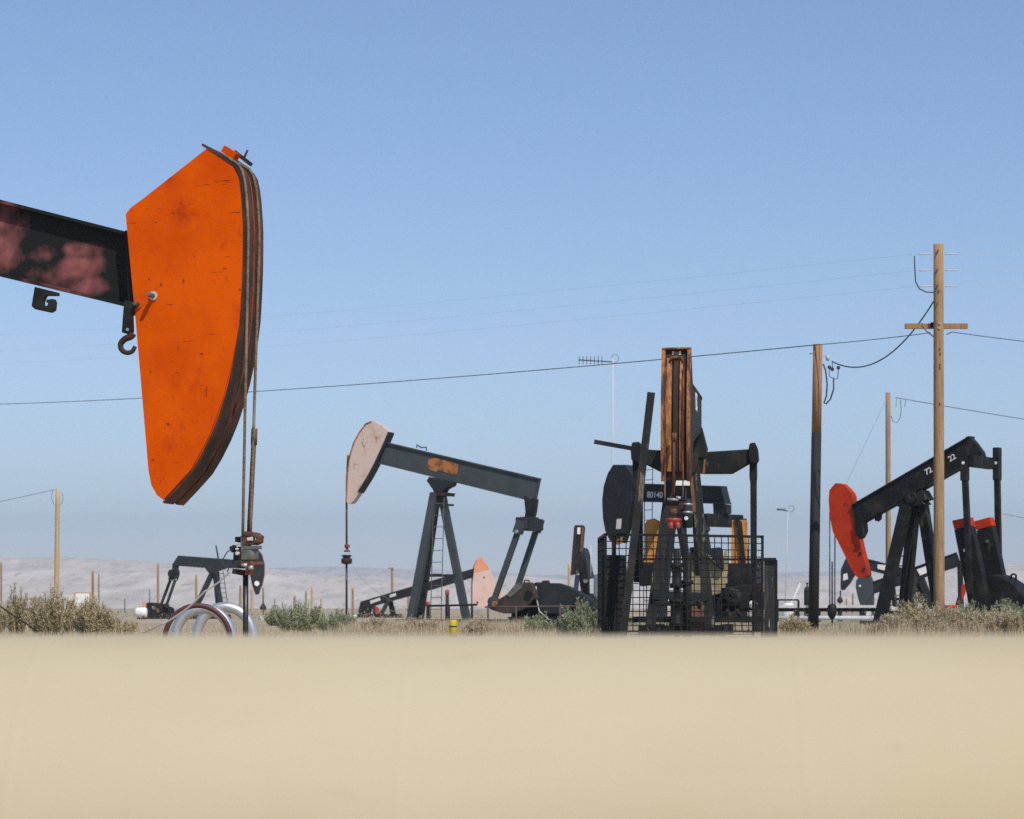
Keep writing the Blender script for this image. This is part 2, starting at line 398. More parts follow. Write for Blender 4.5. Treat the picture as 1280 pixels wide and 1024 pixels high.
def ladder(P, a0, a1, width, m, n=12, r=.018, axis=(0, 1, 0), name='ladder'):
    b = MB(); a0 = Vector(a0); a1 = Vector(a1); ax = Vector(axis) * width / 2
    b.tube([a0 - ax, a1 - ax], r, 5); b.tube([a0 + ax, a1 + ax], r, 5)
    for k in range(n):
        c = a0.lerp(a1, (k + .5) / n); b.tube([c - ax, c + ax], r * .8, 5)
    return b.build(name, m, P.root)

def skid(P, u0, u1, w, m, z=.0):
    b = MB()
    for sgn in (-1, 1): b.box(((u0 + u1) / 2, sgn * w, .14 + z), (abs(u1 - u0), .22, .28))
    for k in range(5):
        u = u0 + (u1 - u0) * (k + .5) / 5; b.box((u, 0, .13 + z), (.2, 2 * w - .22, .2))
    return b.build('skid_base', m, P.root)

def pitman(P, top, bot, w, m):
    b = MB(); top = Vector(top); bot = Vector(bot); d = (bot - top)
    b.bar(top - d.normalized() * .12, top + d * .12, w * 1.7, w * 1.9, (1, 0, 0))
    b.bar(top + d * .12, bot, w, w * 1.15, (1, 0, 0))
    b.lathe(bot - Vector((0, w, 0)), [(w * 1.05, 0), (w * 1.05, 2 * w)], 14, (0, 1, 0))
    o = b.build('pitman_arm', m, P.root)
    b = MB(); b.lathe(top + d * .1 + Vector((0, -w * 1.1, 0)), [(w * .4, 0), (w * .4, w * 2.2)], 10, (0, 1, 0)); b.build('pin', M['bolt'], o)
    return o

# ---- A : the near orange head, reaching in from the left
P = PJ('large near pumpjack with a bright orange horse head and black beam worn to pink', 24.0, 230, -15)
T = P.T; vn = -.24
PATCHES = [(q.x, q.z, a_, c_) for q, a_, c_ in ((T(2, 302), .20, .26), (T(60, 318), .15, .10), (T(86, 338), .30, .13), (T(118, 358), .22, .09), (T(-60, 290), .4, .25), (T(100, 312), .2, .06), (T(-200, 260), .8, .2))]
M['beam_a'] = patch_mat()
outline = [(157, 268), (163, 260), (178, 249), (258, 186), (275, 197), (291, 208), (297, 224), (300.5, 260), (302, 300), (301, 350), (298, 400), (290.5, 450), (279, 497), (261, 546), (238, 588), (204, 625), (196, 619), (189, 606), (185.5, 588), (178, 500), (169, 395), (160, 300)]
front = [(258, 186), (266, 191), (275, 197), (284, 203), (291, 208), (295, 215), (297.5, 226), (299.5, 242), (301, 262), (302, 282), (302, 305), (301.6, 330), (300.5, 360), (298.5, 395), (295, 424), (290.5, 450), (285, 475), (279, 497), (270, 524), (261, 546), (250, 568), (238, 588), (222, 606), (204, 625)]
outline = [(x + 2.2 if x > 291 else x, y) for x, y in outline]; front = [(x + (2.2 if y > 205 else 1.0), y) for x, y in front]
uz = P.poly(outline, vn); fz = P.poly(front, vn)
b = MB(); b.prism(uz, vn, vn + .018); b.prism(uz, -vn - .018, -vn)
b.ribbon(fz, vn + .016, -vn - .016, -.03, -.01)
bk = P.poly([(157, 268), (160, 300), (169, 395), (178, 500), (185.5, 588)], vn); b.ribbon(bk, vn + .016, -vn - .016, .012, .03)
head = b.build('horsehead', M['orange'], P.root)
b = MB(); b.ribbon(fz, vn + .05, -vn - .05, -.012, .006); b.build('cable_track', M['rimred'], head)
# angle-iron rims standing proud of both sides of the curved face
ext = [Vector(fz[0]) + (Vector(fz[0]) - Vector(fz[1])).normalized() * .07] + [Vector(q) for q in fz] + [Vector(fz[-1]) + (Vector(fz[-1]) - Vector(fz[-2])).normalized() * .03]
ext = [tuple(q) for q in ext]
for v0, v1 in ((vn - .004, -.005), (.06, -vn + .015)):
    b = MB(); b.ribbon(ext, v0, v1, -.003, .020); b.build('rim', M['rim'], head)
b = MB(); q = T(277, 190, vn); b.box((q.x, .0, q.z + .03), (.15, .12, .07), Matrix.Rotation(R(34), 3, 'Y')); b.build('anchor_block', M['orange'], head)
b = MB(); q = T(289, 199, vn)
b.box((q.x - .01, .10, q.z + .07), (.22, .05, .035), Matrix.Rotation(R(38), 3, 'Y')); b.tube([(q.x - .01, .10, q.z + .05), (q.x + .04, .10, q.z + .15)], .011, 6); b.build('cable_anchor', M['rim'], head)
# pins, bolt and their plates on the orange cheek
for px, py, r_, L_ in ((192, 370, .022, .14), (173, 381, .020, .11)):
    q = T(px, py, vn); b = MB()
    b.lathe((q.x, vn - .018, q.z), [(r_ * 2.0, .018), (r_ * 2.0, 0.001)], 16, (0, 1, 0))
    b.build('washer', M['pale'] if px == 192 else M['orange_plain'], head)
    b = MB(); b.lathe((q.x, vn - L_, q.z), [(r_ * .8, 0), (r_, .015), (r_, L_ - .01)], 12, (0, 1, 0))
    b.lathe((q.x, vn - L_ * .75, q.z), [(r_ * 1.25, 0), (r_ * 1.25, .02)], 6, (0, 1, 0)); b.build('bolt', M['steel'], head)
q0 = T(176, 353, vn); q1 = T(172, 378, vn)
# beam
bc = [(159, 290), (-740, 61), (-740, 167), (161, 384)]
ibeam(P, bc, -.11, .22, M['beam_a'], tf=.035, tw=.03, stiff=1)
b = MB(); q = T(158, 290, -.2); q2 = T(163, 386, -.2)
b.bar((q.x + .005, 0, q.z + .02), (q2.x + .005, 0, q2.z - .05), .06, .36, (0, 1, 0)); b.build('head_mounting_plate', M['black'], P.root)
# J-shaped bracket under the beam
def flat_hook(pts, v, th, m, name):
    b = MB(); b.prism(P.poly(pts, v), v - th / 2, v + th / 2); return b.build(name, m, P.root, .006)
flat_hook([(45, 359), (73, 366), (73, 370), (58, 370), (55, 377), (55, 382), (60, 383), (62, 380), (59, 378), (60, 375), (68, 374), (70, 378), (69, 388), (64, 391), (45, 387), (41, 383)], -.13, .07, M['black'], 'hook_bracket')
# swivel hook hanging at the back of the head
b = MB()
b.prism(P.poly([(157, 376), (166, 378), (167, 415), (163, 419), (154, 416), (155, 400)], -.26), -.30, -.24)
hk = b.build('hook_shackle', M['black'], P.root, .006)
arc = [T(166.5, 417, -.27), T(163, 421, -.27), T(156, 424, -.27), T(151, 430, -.27), T(152, 437, -.27), T(158, 441, -.27), T(165, 439.5, -.27), T(169, 433, -.27)]
arc2 = []
for i in range(len(arc) - 1):
    p0, p1, p2, p3 = arc[max(i - 1, 0)], arc[i], arc[i + 1], arc[min(i + 2, len(arc) - 1)]
    for k in range(5):
        t = k / 5; arc2.append(.5 * ((2 * p1) + (p2 - p0) * t + (2 * p0 - 5 * p1 + 4 * p2 - p3) * t * t + (3 * p1 - p0 - 3 * p2 + p3) * t ** 3))
b = MB(); b.tube(arc2 + [arc[-1]], .036, 10, r2=.020); b.build('hook', M['rim'], hk)
q = T(159, 412, -.31); b = MB(); b.lathe(q, [(.016, 0), (.016, .02)], 10, (0, 1, 0)); b.build('hook_pin', M['bolt'], hk)
b = MB(); b.tube([T(170, 381, -.27), T(163, 395, -.27)], .012, 6); b.build('hook_link', M['rim'], hk)
# bridle ropes: along the curved face, then straight down to the hanger
def rope(v, offs, hang, m, rr):
    pts = []
    cut = 11
    for i in range(2, cut):
        a = Vector(fz[max(i - 1, 0)]); c = Vector(fz[i + 1]); d = (c - a).normalized(); n = Vector((-d.y, d.x))
        # the ropes ride just outside the track
        p = Vector(fz[i]) + n * offs
        pts.append(Vector((p.x, v, p.y)))
    last = pts[-1]
    for k in range(1, 13):
        t = k / 12; pts.append(last.lerp(hang, t))
    b = MB(); b.tube(pts, rr, 8); return b.build('bridle_cable', m, P.root)
rope(-.20, .034, T(303.5, 668, -.10), M['cable'], .016)
rope(.10, .034, T(313, 668, .05), M['cable'], .016)
b = MB(); b.tube([T(318, 538, .09), T(311.5, 668, .06)], .026, 8); b.tube([T(318, 536, .09), T(317.3, 556, .085)], .034, 8); b.build('cable_sleeve', M['cablerust'], P.root)
# hanger: carrier bar, load cell, clamps
b = MB(); q = T(312, 672)
b.prism(P.poly([(302, 667), (306, 664), (316, 665.5), (322.5, 670), (322, 673), (312, 670.5), (302, 670)], -.09), -.09, .09)
b.prism(P.poly([(303, 676), (322, 674), (322, 678), (316, 681), (303, 681)], -.085), -.085, .085)
b.prism(P.poly([(319.5, 671), (322.5, 670.2), (322.5, 678), (319.5, 678)], -.08), -.08, .08)
b.prism(P.poly([(303, 669), (308, 669), (308, 678), (303, 678)], -.08), -.08, .08)
car = b.build('carrier_bar', M['hanger'], P.root, .008)
b = MB(); b.prism(P.poly([(308, 672), (315, 671), (315, 676), (308, 676)], -.11), -.10, -.02); b.build('wedge_grip', M['pale'], car, .004)
b = MB(); b.prism(P.poly([(305, 683), (321, 682), (321, 686), (305, 687)], -.07), -.075, .07); b.build('spacer_plate', M['steel'], car)
b = MB(); q = T(314, 702); b.lathe(q, [(.060, 0), (.072, .03), (.072, .135), (.06, .15)], 16); b.build('load_cell', M['steel'], car)
b = MB(); b.prism(P.poly([(300, 670), (309, 670), (309, 700), (301, 700)], -.07), -.07, .05); b.build('clamp_body', M['steel'], car, .006)
b = MB(); b.prism(P.poly([(293.5, 671), (300, 671), (300, 678), (293.5, 678)], -.06), -.06, .02)
b.prism(P.poly([(292, 686), (299, 683), (301, 700), (291, 701)], -.06), -.06, .02)
b.prism(P.poly([(286, 684), (292, 681), (295, 686), (289, 691)], -.06), -.06, .0); b.build('junction_box', M['black'], car, .005)
for px, py, rr in ((297, 680, .017), (298, 686.5, .012), (298.5, 692, .019)):
    b = MB(); q = T(px, py, -.075); b.lathe(q, [(rr * .7, 0), (rr, .02), (rr, .05), (rr * .8, .06)], 12, (0, -1, 0)); b.build('cable_gland', M['pale'], car)
b = MB(); b.prism(P.poly([(297, 703), (326, 702), (326, 705.5), (297, 706.5)], -.06), -.06, .03); b.build('crossbar', M['rust'], car)
for px, py in ((299.5, 705.5), (313, 706)):
    b = MB(); b.lathe(T(px, py, -.10), [(.02, 0), (.036, .012), (.036, .08), (.02, .09)], 8, (0, 1, 0)); b.build('clamp_nut', M['hanger'], car)
b = MB(); b.tube([T(302, 706, -.1), T(309, 707, -.1)], .018, 8); b.tube([T(311, 710, -.11), T(316, 709, -.11)], .02, 8); b.build('clamp_bolt', M['galv'], car)
b = MB(); b.prism(P.poly([(307, 704), (316, 704), (312, 718), (306, 719)], -.05), -.05, .05); b.build('rod_clamp', M['rimred'], car, .005)
b = MB(); b.prism(P.poly([(291, 711), (306, 713), (305, 720), (290, 717)], -.05), -.06, .05); b.build('stop_block', M['rustdark'], car, .005)
b = MB(); b.tube([T(290, 686, -.06), T(284, 690, -.06), T(279, 698, -.06), T(278.5, 705, -.06), T(282, 708, -.06), T(290, 702, -.06)], .006, 5)
b.tube([T(292, 700, -.06), T(287, 707, -.06), T(284, 715, -.06)], .006, 5); b.tube([T(293, 703, -.06), T(283, 709, -.06), T(280, 712, -.06)], .005, 5); b.build('signal_wire', M['wire'], car)
b = MB(); q = T(307, 717); b.tube([(q.x, q.y, q.z), (q.x, q.y, -.2)], .028, 12); b.build('polished_rod', M['rod'], P.root)
b = MB(); q = T(303.2, 690, -.02); q2 = T(303.2, 668, -.03); b.tube([q, q2], .012, 6); b.build('clamp_stem', M['cable'], car)
# rest of the machine, out to the left
pu = T(-420, 230).x; pz = T(-420, 234).z - .0
for v in (-.95, .95): leg(P, (pu, v * .22, pz - .25), (pu + 1.3, v, -.12), .22, M['black'])
leg(P, (pu, 0, pz - .25), (pu - 1.9, 0, -.12), .24, M['black'])
b = MB(); b.box((pu, 0, pz - .15), (.6, .5, .28)); b.build('centre_bearing', M['black'], P.root)
eu = T(-715, 150).x; ez = T(-715, 168).z - .25
b = MB(); b.box((eu, 0, ez), (.26, 2.2, .3)); b.box((eu, 0, ez + .22), (.3, .3, .4)); b.build('equalizer', M['black'], P.root)
for v in (-1.02, 1.02):
    pitman(P, (eu, v, ez), (eu - .1, v, 1.0), .12, M['black'])
    b = MB(); b.prism([(eu - .3, .75), (eu + .1, .75), (eu + .1, 1.25), (eu - .9, 2.3), (eu - 1.7, 2.3), (eu - 1.9, 1.6)], v * .82 - .12, v * .82 + .12); b.build('crank', M['black'], P.root, .02)
b = MB(); b.box((eu - .7, 0, .95), (1.2, 1.1, 1.1)); b.build('gearbox', M['black'], P.root, .03)
skid(P, eu - 3.2, pu + 1.7, .95, M['black'], -.15)

# ---- B : charcoal pumpjack with faded pink head
P = PJ('charcoal pumpjack seen from the side with a faded pink horse head and rust patched beam', 90.0, 545, 160)
T = P.T
ho = [(464, 527), (469, 527.5), (480, 534), (487.5, 541), (481, 556), (471, 578), (461, 597), (449, 616), (440, 629), (434.5, 630), (432.5, 627), (433.5, 610), (434.5, 590), (437, 570), (442, 554), (449, 541), (457, 530)]
b = MB(); b.prism(P.poly(smooth(ho, 1), .18), -.18, .18); hd = b.build('horsehead', M['pinkhead'], P.root, .01)
fr = [(464, 527), (457, 530), (449, 541), (442, 554), (437, 570), (434.5, 590), (433.5, 610), (432.5, 627)]
b = MB(); b.ribbon(P.poly(fr, .18), -.2, .2, -.03, .02); b.build('wear_strip', M['rustpatch'], hd)
b = MB(); b.ribbon(P.poly([(487.8, 541), (481.3, 556), (471.3, 578), (461.3, 597), (449.3, 616)], .225), -.2, .215, .0, .10); b.build('head_back_plate', M['greydark'], hd)
bm_ = ibeam(P, [(480, 552), (675, 598), (669, 628), (470.5, 579)], .1, .20, M['grey'], tf=.05, tw=.06, stiff=0)
pt = P.poly([(536, 574), (545, 572.5), (553, 575), (561, 576), (573, 581), (571, 595), (560, 592), (551, 588), (545, 590), (533, 586)], .04)
b = MB(); b.prism(pt, .034, .045); b.build('rust_patch', M['rustpatch'], bm_)
b = MB(); q = T(521, 560, 0); q2 = T(533, 563, 0); b.tube([q, q + Vector((0, 0, .12)), q.lerp(q2, .5) + Vector((0, 0, .05)), q2 + Vector((0, 0, .12)), q2], .025, 6); b.build('lifting_eye', M['greydark'], bm_)
b = MB(); b.prism(P.poly([(536, 596), (566, 602), (564, 607), (556, 611), (552, 618), (544, 618), (540, 611), (533, 601)], .25), -.25, .25); b.build('centre_bearing', M['greydark'], P.root, .02)
b = MB(); b.prism(P.poly([(538, 615), (561, 616), (559, 620), (539, 619)], .35), -.35, .35); b.build('post_cap', M['rustdark'], P.root)
leg(P, T(543, 617, .28), P.gnd(512, .75), .30, M['grey'], .26)
leg(P, T(546, 617, -.28), P.gnd(523, -.75), .26, M['greydark'], .26)
for v in (.0,): leg(P, T(552, 617, v), P.gnd(585, v), .26, M['grey'], .26)
b = MB(); b.bar(T(536, 719.5, .3), T(570, 719.5, .1), .1, .1); b.build('post_brace', M['greydark'], P.root)
b = MB(); b.bar(T(541, 631, .2), T(567, 631.5, .1), .08, .08); b.build('post_brace', M['greydark'], P.root)
ladder(P, T(548.5, 622, .4), P.gnd(544.5, .4) , .42, M['steel'], 11, .018, (1, 0, 0))
b = MB()
e0 = T(662, 655, 0)
b.prism(P.poly([(655, 620), (671, 624), (669, 640), (665, 654), (655, 652), (657, 640)], .1), -.14, .14); b.build('tail_bearing', M['blackc'], P.root, .02)
b = MB(); b.bar((e0.x, -1.12, e0.z), (e0.x, 1.12, e0.z), .3, .42); b.bar((e0.x, -.5, e0.z), (e0.x, .5, e0.z), .38, .5); b.build('equalizer', M['greydark'], P.root, .02)
pitman(P, T(651, 655, 1.1), T(617, 752, 1.1), .17, M['grey'])
pitman(P, T(673.5, 653, -1.1), T(641, 752, -1.1), .17, M['grey'])
b = MB(); b.prism(P.poly([(611, 752), (622, 750), (634, 743), (643, 732), (648, 728), (664, 728), (669, 738), (671, 748), (666, 750), (662, 755), (654, 762), (642, 767), (630, 767), (616, 763), (609, 759)], .95), .72, 1.0); w1 = b.build('counterweight', M['weight'], P.root, .03)
b = MB(); b.lathe(T(619, 755, 1.18), [(.10, 0), (.13, .06), (.08, .12)], 14, (0, 1, 0)); b.build('crank_pin', M['rustpatch'], w1)
b = MB(); b.prism(P.poly([(634, 744), (643, 733), (648, 729), (655, 729), (652, 735), (645, 741), (638, 747)], 1.01), 1.0, 1.03); b.build('weight_face', M['steel'], w1)
b = MB(); b.lathe(T(661, 743, 1.01), [(.14, 0), (.14, .06)], 14, (0, 1, 0)); b.build('adjuster_plate', M['black'], w1)
b = MB(); b.prism(P.poly([(634, 752), (645, 750), (657, 743), (666, 732), (671, 728), (687, 728), (692, 738), (694, 748), (689, 750), (685, 755), (677, 762), (665, 767), (653, 767), (639, 763), (632, 759)], -.9), -.98, -.72); b.build('counterweight', M['rustdark'], P.root, .03)
b = MB(); b.prism(P.poly([(670, 729), (697, 729), (710, 733), (722, 739), (737, 747), (737, 754), (724, 760), (720, 768), (674, 768), (670, 750)], .66), .30, .66); b.build('belt_guard', M['greydark'], P.root, .04)
b = MB(); b.prism(P.poly([(645, 742), (692, 742), (700, 786), (640, 786)], 0), -.5, .28); b.build('gearbox', M['black'], P.root, .04)
b = MB(); b.lathe(T(732, 757, .1) , [(.35, -.5), (.4, -.4), (.4, .5), (.3, .6)], 16, (0, 1, 0)); b.build('motor', M['black'], P.root)
b = MB(); b.tube([T(670, 733, .7), T(671, 750, .72), T(674, 764, .75), T(684, 773, .8), T(694, 780, .85)], .022, 6); b.build('grease_hose', M['pale'], P.root)
b = MB(); b.prism(P.poly([(677, 729.5), (679, 726), (684, 725.5), (686, 729.5)], .5), .3, .6); b.build('guard_cap', M['rustdark'], P.root)
b = MB(); b.tube([T(655, 729, .9), T(656, 725.5, .9), T(661, 725.5, .9), T(662, 729, .9)], .03, 6); b.build('lifting_eye', M['rustdark'], w1)
b = MB(); b.prism(P.poly([(644, 771), (724, 771), (724, 778), (644, 778)], 0), -.8, .8)
for px in (648, 672, 700, 722): b.prism(P.poly([(px - 4, 778), (px + 4, 778), (px + 4, 786), (px - 4, 786)], 0), -.8, .8)
b.build('engine_stand', M['black'], P.root)
skid(P, P.gnd(505).x, P.gnd(745).x, .8, M['greydark'], -.05)
b = MB(); b.tube([T(435, 569, .02), T(433.6, 600, .02), T(433.2, 628, .02), T(433.3, 686, .02)], .042, 8); b.build('bridle_cable', M['cablerust'], P.root)
b = MB(); b.lathe(T(433.3, 705.5), [(.08, 0), (.19, .03), (.21, .10), (.21, .20), (.14, .24), (.14, .29), (.2, .3), (.2, .34), (.1, .36)], 12); cr = b.build('carrier_bar', M['rustdark'], P.root)
b = MB(); q = T(433.8, 690); b.lathe(q, [(.12, 0), (.12, .06), (.05, .07), (.05, .16), (.1, .17), (.1, .26), (.05, .3)], 10); b.build('rod_clamp', M['rust'], cr)
b = MB(); q = T(433.2, 702); b.tube([q, (q.x, q.y, -.1)], .045, 8); b.build('polished_rod', M['rod'], P.root)
b = MB(); b.tube([T(438, 700), T(446, 715), T(457, 729), T(472, 740), T(490, 752), T(512, 763)], .006, 4); b.build('signal_wire', M['wiregrey'], P.root)

# ---- C : pumpjack seen head-on with rusty yellow head
P = PJ('black pumpjack facing the camera with a tall rusty yellow horse head and orange counterweights', 55.0, 844, -97.4)
TU = P.TU
def cpoly(pts, u): return [tuple(TU(x, y, u)) for x, y in pts]
def vprism(b, pts, u0, u1):
    """outline read across the machine on the plane u0, given depth to u1"""
    A = [b.bm.verts.new(q) for q in cpoly(pts, u0)]
    B = [b.bm.verts.new((u1, q[1], q[2])) for q in cpoly(pts, u0)]
    n = len(A); b.bm.faces.new(A); b.bm.faces.new(B[::-1])
    for i in range(n): b.bm.faces.new((A[(i + 1) % n], A[i], B[i], B[(i + 1) % n]))
    return b
# front curve: (u, photo row) ; the face leans back towards the top
zt = TU(844, 437, -.55).z; zb = TU(844, 601, -.25).z
curve = []
for k in range(15):
    t = k / 14
    z = zt + (zb - zt) * t
    u = -.55 * (1 - t) ** 2.2 - .30 * t ** 3
    curve.append((u, z))
HW = .325
back = [(-1.05, zb + .1), (-1.75, zb + 1.2), (-1.7, zb + 2.0), (curve[0][0] - .25, zt - .02)]
b = MB(); side = curve + back
for v in (-HW, HW - .03): b.prism(side, v, v + .03)
b.ribbon(curve, -HW + .02, HW - .02, -.05, -.02)
hd = b.build('horsehead', M['rustdark'], P.root)
b = MB()
for v0, v1 in ((-HW - .012, -HW + .075), (HW - .075, HW + .012)): b.ribbon(curve, v0, v1, -.02, .07)
b.build('rim', M['rustyellow'], hd)
b = MB(); b.ribbon(curve[:-1], -.055, .055, -.02, .035); b.build('centre_rib', M['rustdark'], hd)
b = MB(); b.ribbon(curve[1:-1], -.215, -.10, -.02, .03); b.build('cable_track', M['goldstripe'], hd)
b = MB(); b.ribbon(curve[1:-1], .085, .155, -.02, .03); b.build('cable_track', M['goldstripe'], hd)
b = MB(); c0 = curve[1]
b.tube([(c0[0] + .06, -.15, c0[1] - .1), (c0[0] + .07, -.12, c0[1] + .02), (c0[0] + .07, .12, c0[1] + .02), (c0[0] + .06, .15, c0[1] - .1)], .03, 8); b.build('cable_loop', M['rustyellow'], hd)
b = MB(); b.box((curve[0][0] + .02, 0, zt - .09), (.012, .2, .1)); b.build('slot', M['white'], hd)
b = MB(); b.box((curve[0][0] - .1, 0, zt + .02), (.4, .66, .035)); b.build('head_cap', M['rustyellow'], hd)
# bridle: two ropes and the central rod
for px in (831, 853.5):
    pts = [Vector((c[0] + .085, TU(px, 500, 0).y, c[1])) for c in curve[2:13]]
    q = TU(px, 628, -.05); pts += [pts[-1].lerp(q, k / 4) for k in range(1, 5)]
    b = MB(); b.tube(pts, .016, 6); b.build('bridle_cable', M['rustyellow'], P.root)
q = TU(842.5, 548, .1); q2 = TU(842, 630, .0); b = MB(); b.tube([q, q2], .033, 8); b.tube([q + Vector((0, 0, .12)), q - Vector((0, 0, .06))], .05, 8); b.build('polished_rod', M['rustyellow'], P.root)
# carrier, clamp, wellhead
b = MB(); vprism(b, [(831, 627), (854, 627), (854, 636), (849, 638), (849, 642), (836, 642), (836, 638), (831, 636)], .14, -.16); car = b.build('carrier_bar', M['rustdark'], P.root, .01)
b = MB(); b.lathe(TU(842.5, 643, .02), [(.12, 0), (.14, .03), (.14, .12), (.08, .14), (.08, .2)], 12); b.build('load_cell', M['rust'], car)
b = MB(); b.lathe(TU(842, 660, .02), [(.06, -.02), (.09, .03), (.15, .11), (.18, .17), (.18, .21), (.08, .23)], 14); b.build('rod_clamp', M['redpart'], car)
for px in (838.5, 847):
    b = MB(); b.lathe(TU(px, 661, .2), [(.05, 0), (.06, .02), (.06, .13), (.03, .15)], 10); b.build('clamp_bolt', M['redpart'], car)
b = MB(); b.tube([TU(834, 624, .2), TU(848, 625, .2)], .03, 8); b.tube([TU(845, 622, .2), TU(851, 623, .2)], .04, 8); b.build('steel_clip', M['bolt'], car)
b = MB(); b.lathe(TU(859, 660, -.1), [(.10, 0), (.12, .02), (.12, .62), (.09, .66)], 14); cyl = b.build('air_cylinder', M['greydark'], P.root)
b = MB(); b.lathe(TU(859, 642, -.1), [(.123, 0), (.123, .05)], 14); b.lathe(TU(859, 632, -.1), [(.123, 0), (.123, .05)], 14); b.build('band', M['bolt'], cyl)
b = MB(); b.lathe(TU(858, 648, .05), [(.045, 0), (.045, .06)], 10, (1, 0, 0)); b.build('gauge', M['white'], cyl)
# beam behind the head: side view from its right
zq = lambda px, py, u: TU(px, py, u).z
bz = [(-1.0, zq(866, 462, -1)), (-1.7, zq(866, 474, -1.7)), (-7.5, zq(874, 497, -7.5)), (-7.5, zq(874, 538, -7.5)), (-1.0, zq(866, 560, -1))]
HB = TU(878, 500, -7.5).y
b = MB(); b.prism(bz, -HB + .02, HB - .02)
for p_, q_, o_ in ((bz[1], bz[2], -.06), (bz[4], bz[3], .06)):
    b.prism([(p_[0] - .004, p_[1] - o_ * .05), (q_[0] - .004, q_[1] - o_ * .05), (q_[0] - .004, q_[1] + o_), (p_[0] - .004, p_[1] + o_)], -HB, HB)
bmo = b.build('walking_beam', M['black'], P.root)
lettering('beam_number', '125', .62, M['number'], bmo, (-4.4, HB - .016, bz[3][1] + .30), (-1, 0, 0), (0, 0, 1))
b = MB(); vprism(b, [(866, 534), (877, 533), (880, 545), (884, 560), (882, 572), (868, 574), (855, 570), (855, 540)], -7.15, -7.65); b.build('tail_bearing', M['blackc'], P.root, .03)
b = MB(); vprism(b, [(843, 566), (871, 566), (871, 580), (868, 592), (846, 592), (843, 580)], -3.9, -4.5); b.build('centre_bearing', M['rustdark'], P.root, .03)
# tail: equalizer and pitmans
b = MB(); vprism(b, [(796, 561), (828, 563), (880, 565), (944, 561), (946, 574), (915, 592), (884, 592), (826, 590), (800, 577), (796, 573)], -7.2, -7.6); eq = b.build('equalizer', M['black'], P.root, .03)
b = MB(); vprism(b, [(881, 592), (882, 574), (880, 574), (878, 592)], -7.17, -7.2); b.build('wear_plate', M['rustyellow'], eq)
for pts in ([(937, 554), (944, 553), (947, 560), (948.5, 574), (945, 580), (937, 578), (935, 565)], [(790, 553), (799, 552), (803, 560), (803, 574), (798, 580), (789, 575), (788, 562)]):
    b = MB(); vprism(b, pts, -7.1, -7.7); b.build('wrist_bearing', M['black'], eq, .03)
for x0, x1, w_ in ((941.5, 942, 7.5), (797, 797.5, 11)):
    b = MB(); vprism(b, [(x0 - w_ / 2 - 1, 576), (x0 + w_ / 2 + 1, 576), (x0 + w_ / 2 + 1, 598), (x1 + w_ / 2, 603), (x1 + w_ / 2, 728), (x1 - w_ / 2, 728), (x0 - w_ / 2, 603), (x0 - w_ / 2 - 1, 598)], -7.25, -7.5); b.build('pitman_arm', M['black'], P.root, .01)
# cranks with orange counterweights
for xs, flip in (((806, 823), 1), ((915, 934), -1)):
    x0, x1 = xs
    b = MB()
    if flip == 1:
        vprism(b, [(x0, 655), (x0 + 3, 650), (x0 + 12, 648), (x1 + 1, 651), (x1, 706), (x0 - 3, 706), (x0, 690)], -6.9, -7.15)
    else:
        vprism(b, [(x0, 650), (x0 + 3, 651), (x0 + 8, 670), (x0 + 12, 696), (x1 + 1, 706), (x0 - 1, 706), (x0 - 1, 690)], -6.9, -7.0)
    cw = b.build('counterweight', M['yellow'], P.root, .015)
    if flip == -1:
        b = MB(); vprism(b, [(x0 + 4, 650), (x0 + 16, 650), (x0 + 19, 652), (x0 + 19, 704), (x0 + 14, 704), (x0 + 9, 672)], -7.05, -7.3); b.build('counterweight', M['yellow'], P.root, .01)
        b = MB(); vprism(b, [(x0 + 4, 646), (x0 + 12, 652), (x0 + 17, 704), (x0 + 12, 706), (x0 + 8, 676)], -6.8, -7.02); b.build('crank_edge', M['black'], P.root)
    b = MB(); vprism(b, [(x0 - 6, 704), (x1 + 4, 704), (x1 + 6, 730), (x0 - 6, 733)], -6.8, -7.35); b.build('crank', M['black'], P.root, .03)
# samson post, gearbox, machinery under the beam
for a, c, w_ in ((TU(841, 584, -4.1), TU(811, 792, -3.2), .24), (TU(868, 584, -4.1), TU(889, 792, -3.2), .24)):
    c.z = -.05
    leg(P, a, c, w_, M['blackc'], .22)
leg(P, TU(867, 586, -4.3), Vector((-5.9, TU(880, 780, -5.9).y, -.05)), .22, M['blackc'], .22)
b = MB(); vprism(b, [(862.5, 596), (866, 596), (869, 625), (870, 640), (866, 642), (864, 620)], -3.75, -3.8); b.build('worn_edge', M['rust'], P.root)
b = MB(); b.bar(TU(816, 744, -3.25), TU(884, 746, -3.25), .14, .2); b.build('post_brace', M['greydark'], P.root)
b = MB(); vprism(b, [(858, 693), (880, 690), (898, 708), (905, 712), (901, 742), (878, 748), (856, 748)], -5.2, -6.9); gb = b.build('gearbox', M['tan'], P.root, .05)
b = MB(); vprism(b, [(887, 690), (889, 685), (900, 684), (903, 686), (905, 712), (899, 711)], -5.0, -5.3); b.build('breather_housing', M['greydark'], gb, .02)
b = MB(); vprism(b, [(862, 684), (872, 684), (872, 692), (862, 692)], -5.0, -5.6); b.build('gear_cover', M['greydark'], gb, .02)
b = MB(); vprism(b, [(894, 735), (952, 728), (956, 762), (930, 764), (892, 766)], -5.5, -6.8); en = b.build('engine', M['black'], P.root, .06)
b = MB(); b.lathe(TU(941.5, 756, -5.4), [(.10, 0), (.11, .03), (.11, .2), (.05, .22)], 12, (1, 0, 0)); b.build('air_filter', M['white'], en)
b = MB(); b.lathe(TU(947, 734, -5.4), [(.09, 0), (.09, .12)], 10, (1, 0, 0)); b.build('oil_cap', M['orange_plain'], en)
